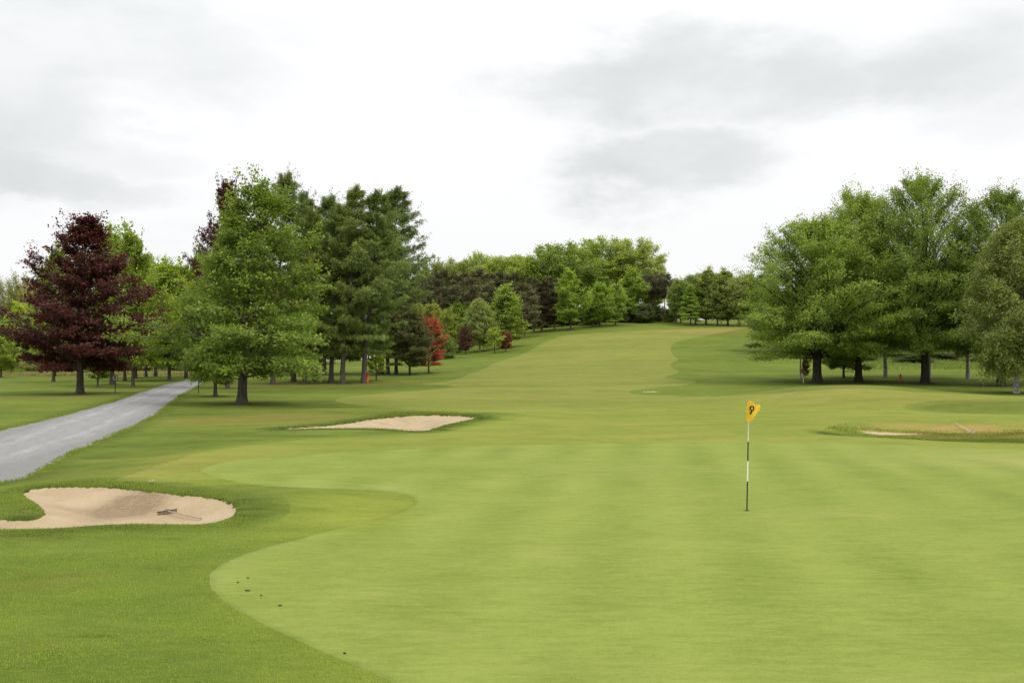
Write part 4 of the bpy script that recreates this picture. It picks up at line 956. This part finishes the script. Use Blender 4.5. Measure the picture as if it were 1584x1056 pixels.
def rake(pa, pb, ph, hw_, label, mats, lift=0.0):
    """pa/pb = pixel ends of the handle (head end first), ph = pixel ends of the head, hw_ = head thickness"""
    A = px_surface(*pa); B = px_surface(*pb)
    A[2] = ground_z(A[0], A[1]) + .05; B[2] = ground_z(B[0], B[1]) + .035 + lift
    e = empty('rake', tuple(A), label, 'rake')
    V, F = tubes(np.array([[A - A, (B - A) * .5, B - A]]), np.array([[.012, .012, .012]]), 10); mesh_np('handle', V, F, M[mats[0]], e)
    H0 = px_surface(*ph[0]); H1 = px_surface(*ph[1]); H0[2] = ground_z(H0[0], H0[1]) + .055; H1[2] = ground_z(H1[0], H1[1]) + .055
    d = H1 - H0; L = np.linalg.norm(d); V, F = boxm(0, 0, 0, L, hw_ * .8, .015)
    hd = mesh_np('head', V, F, M[mats[1]], e, smooth=False); hd.location = tuple((H0 + H1) / 2 - A)
    hd.rotation_euler = (0, -math.asin(d[2] / L), math.atan2(d[1], d[0]))
    V, F = join([boxm(x_, 0, -.035, .014, .014, .06) for x_ in np.linspace(-L / 2 + .02, L / 2 - .02, 15)])
    tn = mesh_np('teeth', V, F, M[mats[1]], hd, smooth=False)
    V, F = boxm(0, 0, .018, .07, .05, .03); mesh_np('socket', V, F, M['metal'], hd, smooth=False)


rake((258, 794), (311, 804.5), ((242.5, 796.5), (274, 791.5)), .035, 'rake with a black head lying in the near sand bunker', ('wood', 'black'))
rake((1502.5, 669.5), (1478.5, 654.5), ((1495, 670.5), (1509, 670)), .05, 'pale handled rake lying on the bank behind the green on the right', ('pale', 'pale'), .02)

# fallen leaves and divots
g = 'dark fallen leaves near the left tip of the green'
lr = random.Random(4)
for (u, v, sz_) in ((383, 914.5, .075), (383.5, 895, .04), (368, 902, .03), (433, 937.5, .05), (404, 922.5, .03), (533, 1012, .03)):
    sz_ *= .5; b = px_ground(u, v); n = 14; th = np.linspace(0, 2 * math.pi, n, endpoint=False); rr2 = sz_ * (.55 + .3 * np.cos(2 * th) + .12 * np.cos(5 * th + u))
    V = np.stack([rr2 * np.cos(th) * 1.2, rr2 * np.sin(th) * .7, .008 + .016 * np.cos(th * 2 + u) ** 2], 1)
    V = np.concatenate([V, V - [0, 0, .004], [[0, 0, .014], [0, 0, .006]]]); i = np.arange(n)
    F = [np.stack([i, (i + 1) % n, np.full(n, 2 * n)], 1), np.stack([n + (i + 1) % n, n + i, np.full(n, 2 * n + 1)], 1), np.stack([n + i, n + (i + 1) % n, (i + 1) % n, i], 1)]
    o = mesh_np('fallen_leaf', V, F, M['barkd'], smooth=False); o.location = (b[0], b[1], ground_z(b[0], b[1]) + .002); o.rotation_euler = (0, 0, lr.uniform(-.6, .6))
    tag(o, 'small dark fallen leaf lying on the short grass near the left edge of the green', 'leaf', g)
# tuft of daisies on the bank behind the near bunker
b = px_ground(234, 749); e = empty('daisy_plant', (b[0], b[1], ground_z(b[0], b[1])), 'small white daisy clump on the bank behind the near bunker', 'flower')
parts = []; st_ = []
for k in range(9):
    x_, y_, h_ = lr.uniform(-.05, .05), lr.uniform(-.05, .05), lr.uniform(.05, .09); n = 10; th = np.linspace(0, 2 * math.pi, n, endpoint=False); q = .007 * (1 + .25 * np.cos(5 * th))
    V = np.concatenate([np.stack([x_ + q * np.cos(th), y_ + q * np.sin(th), np.full(n, h_)], 1), [[x_, y_, h_ + .012]]]); i = np.arange(n)
    parts.append((V, np.stack([i, (i + 1) % n, np.full(n, n)], 1))); st_.append(tubes(np.array([[(x_ * .5, y_ * .5, -.01), (x_, y_, h_)]]), np.array([[.002, .002]]), 5))
V, F = join(parts); mesh_np('blossom', V, F, M['white'], e, smooth=False)
V, F = join(st_); so_ = mesh_np('stem', V, F, mb, e, attrs={'tint': np.full(len(V), .5)}, smooth=False); so_.color = (.12, .2, .04, 1)
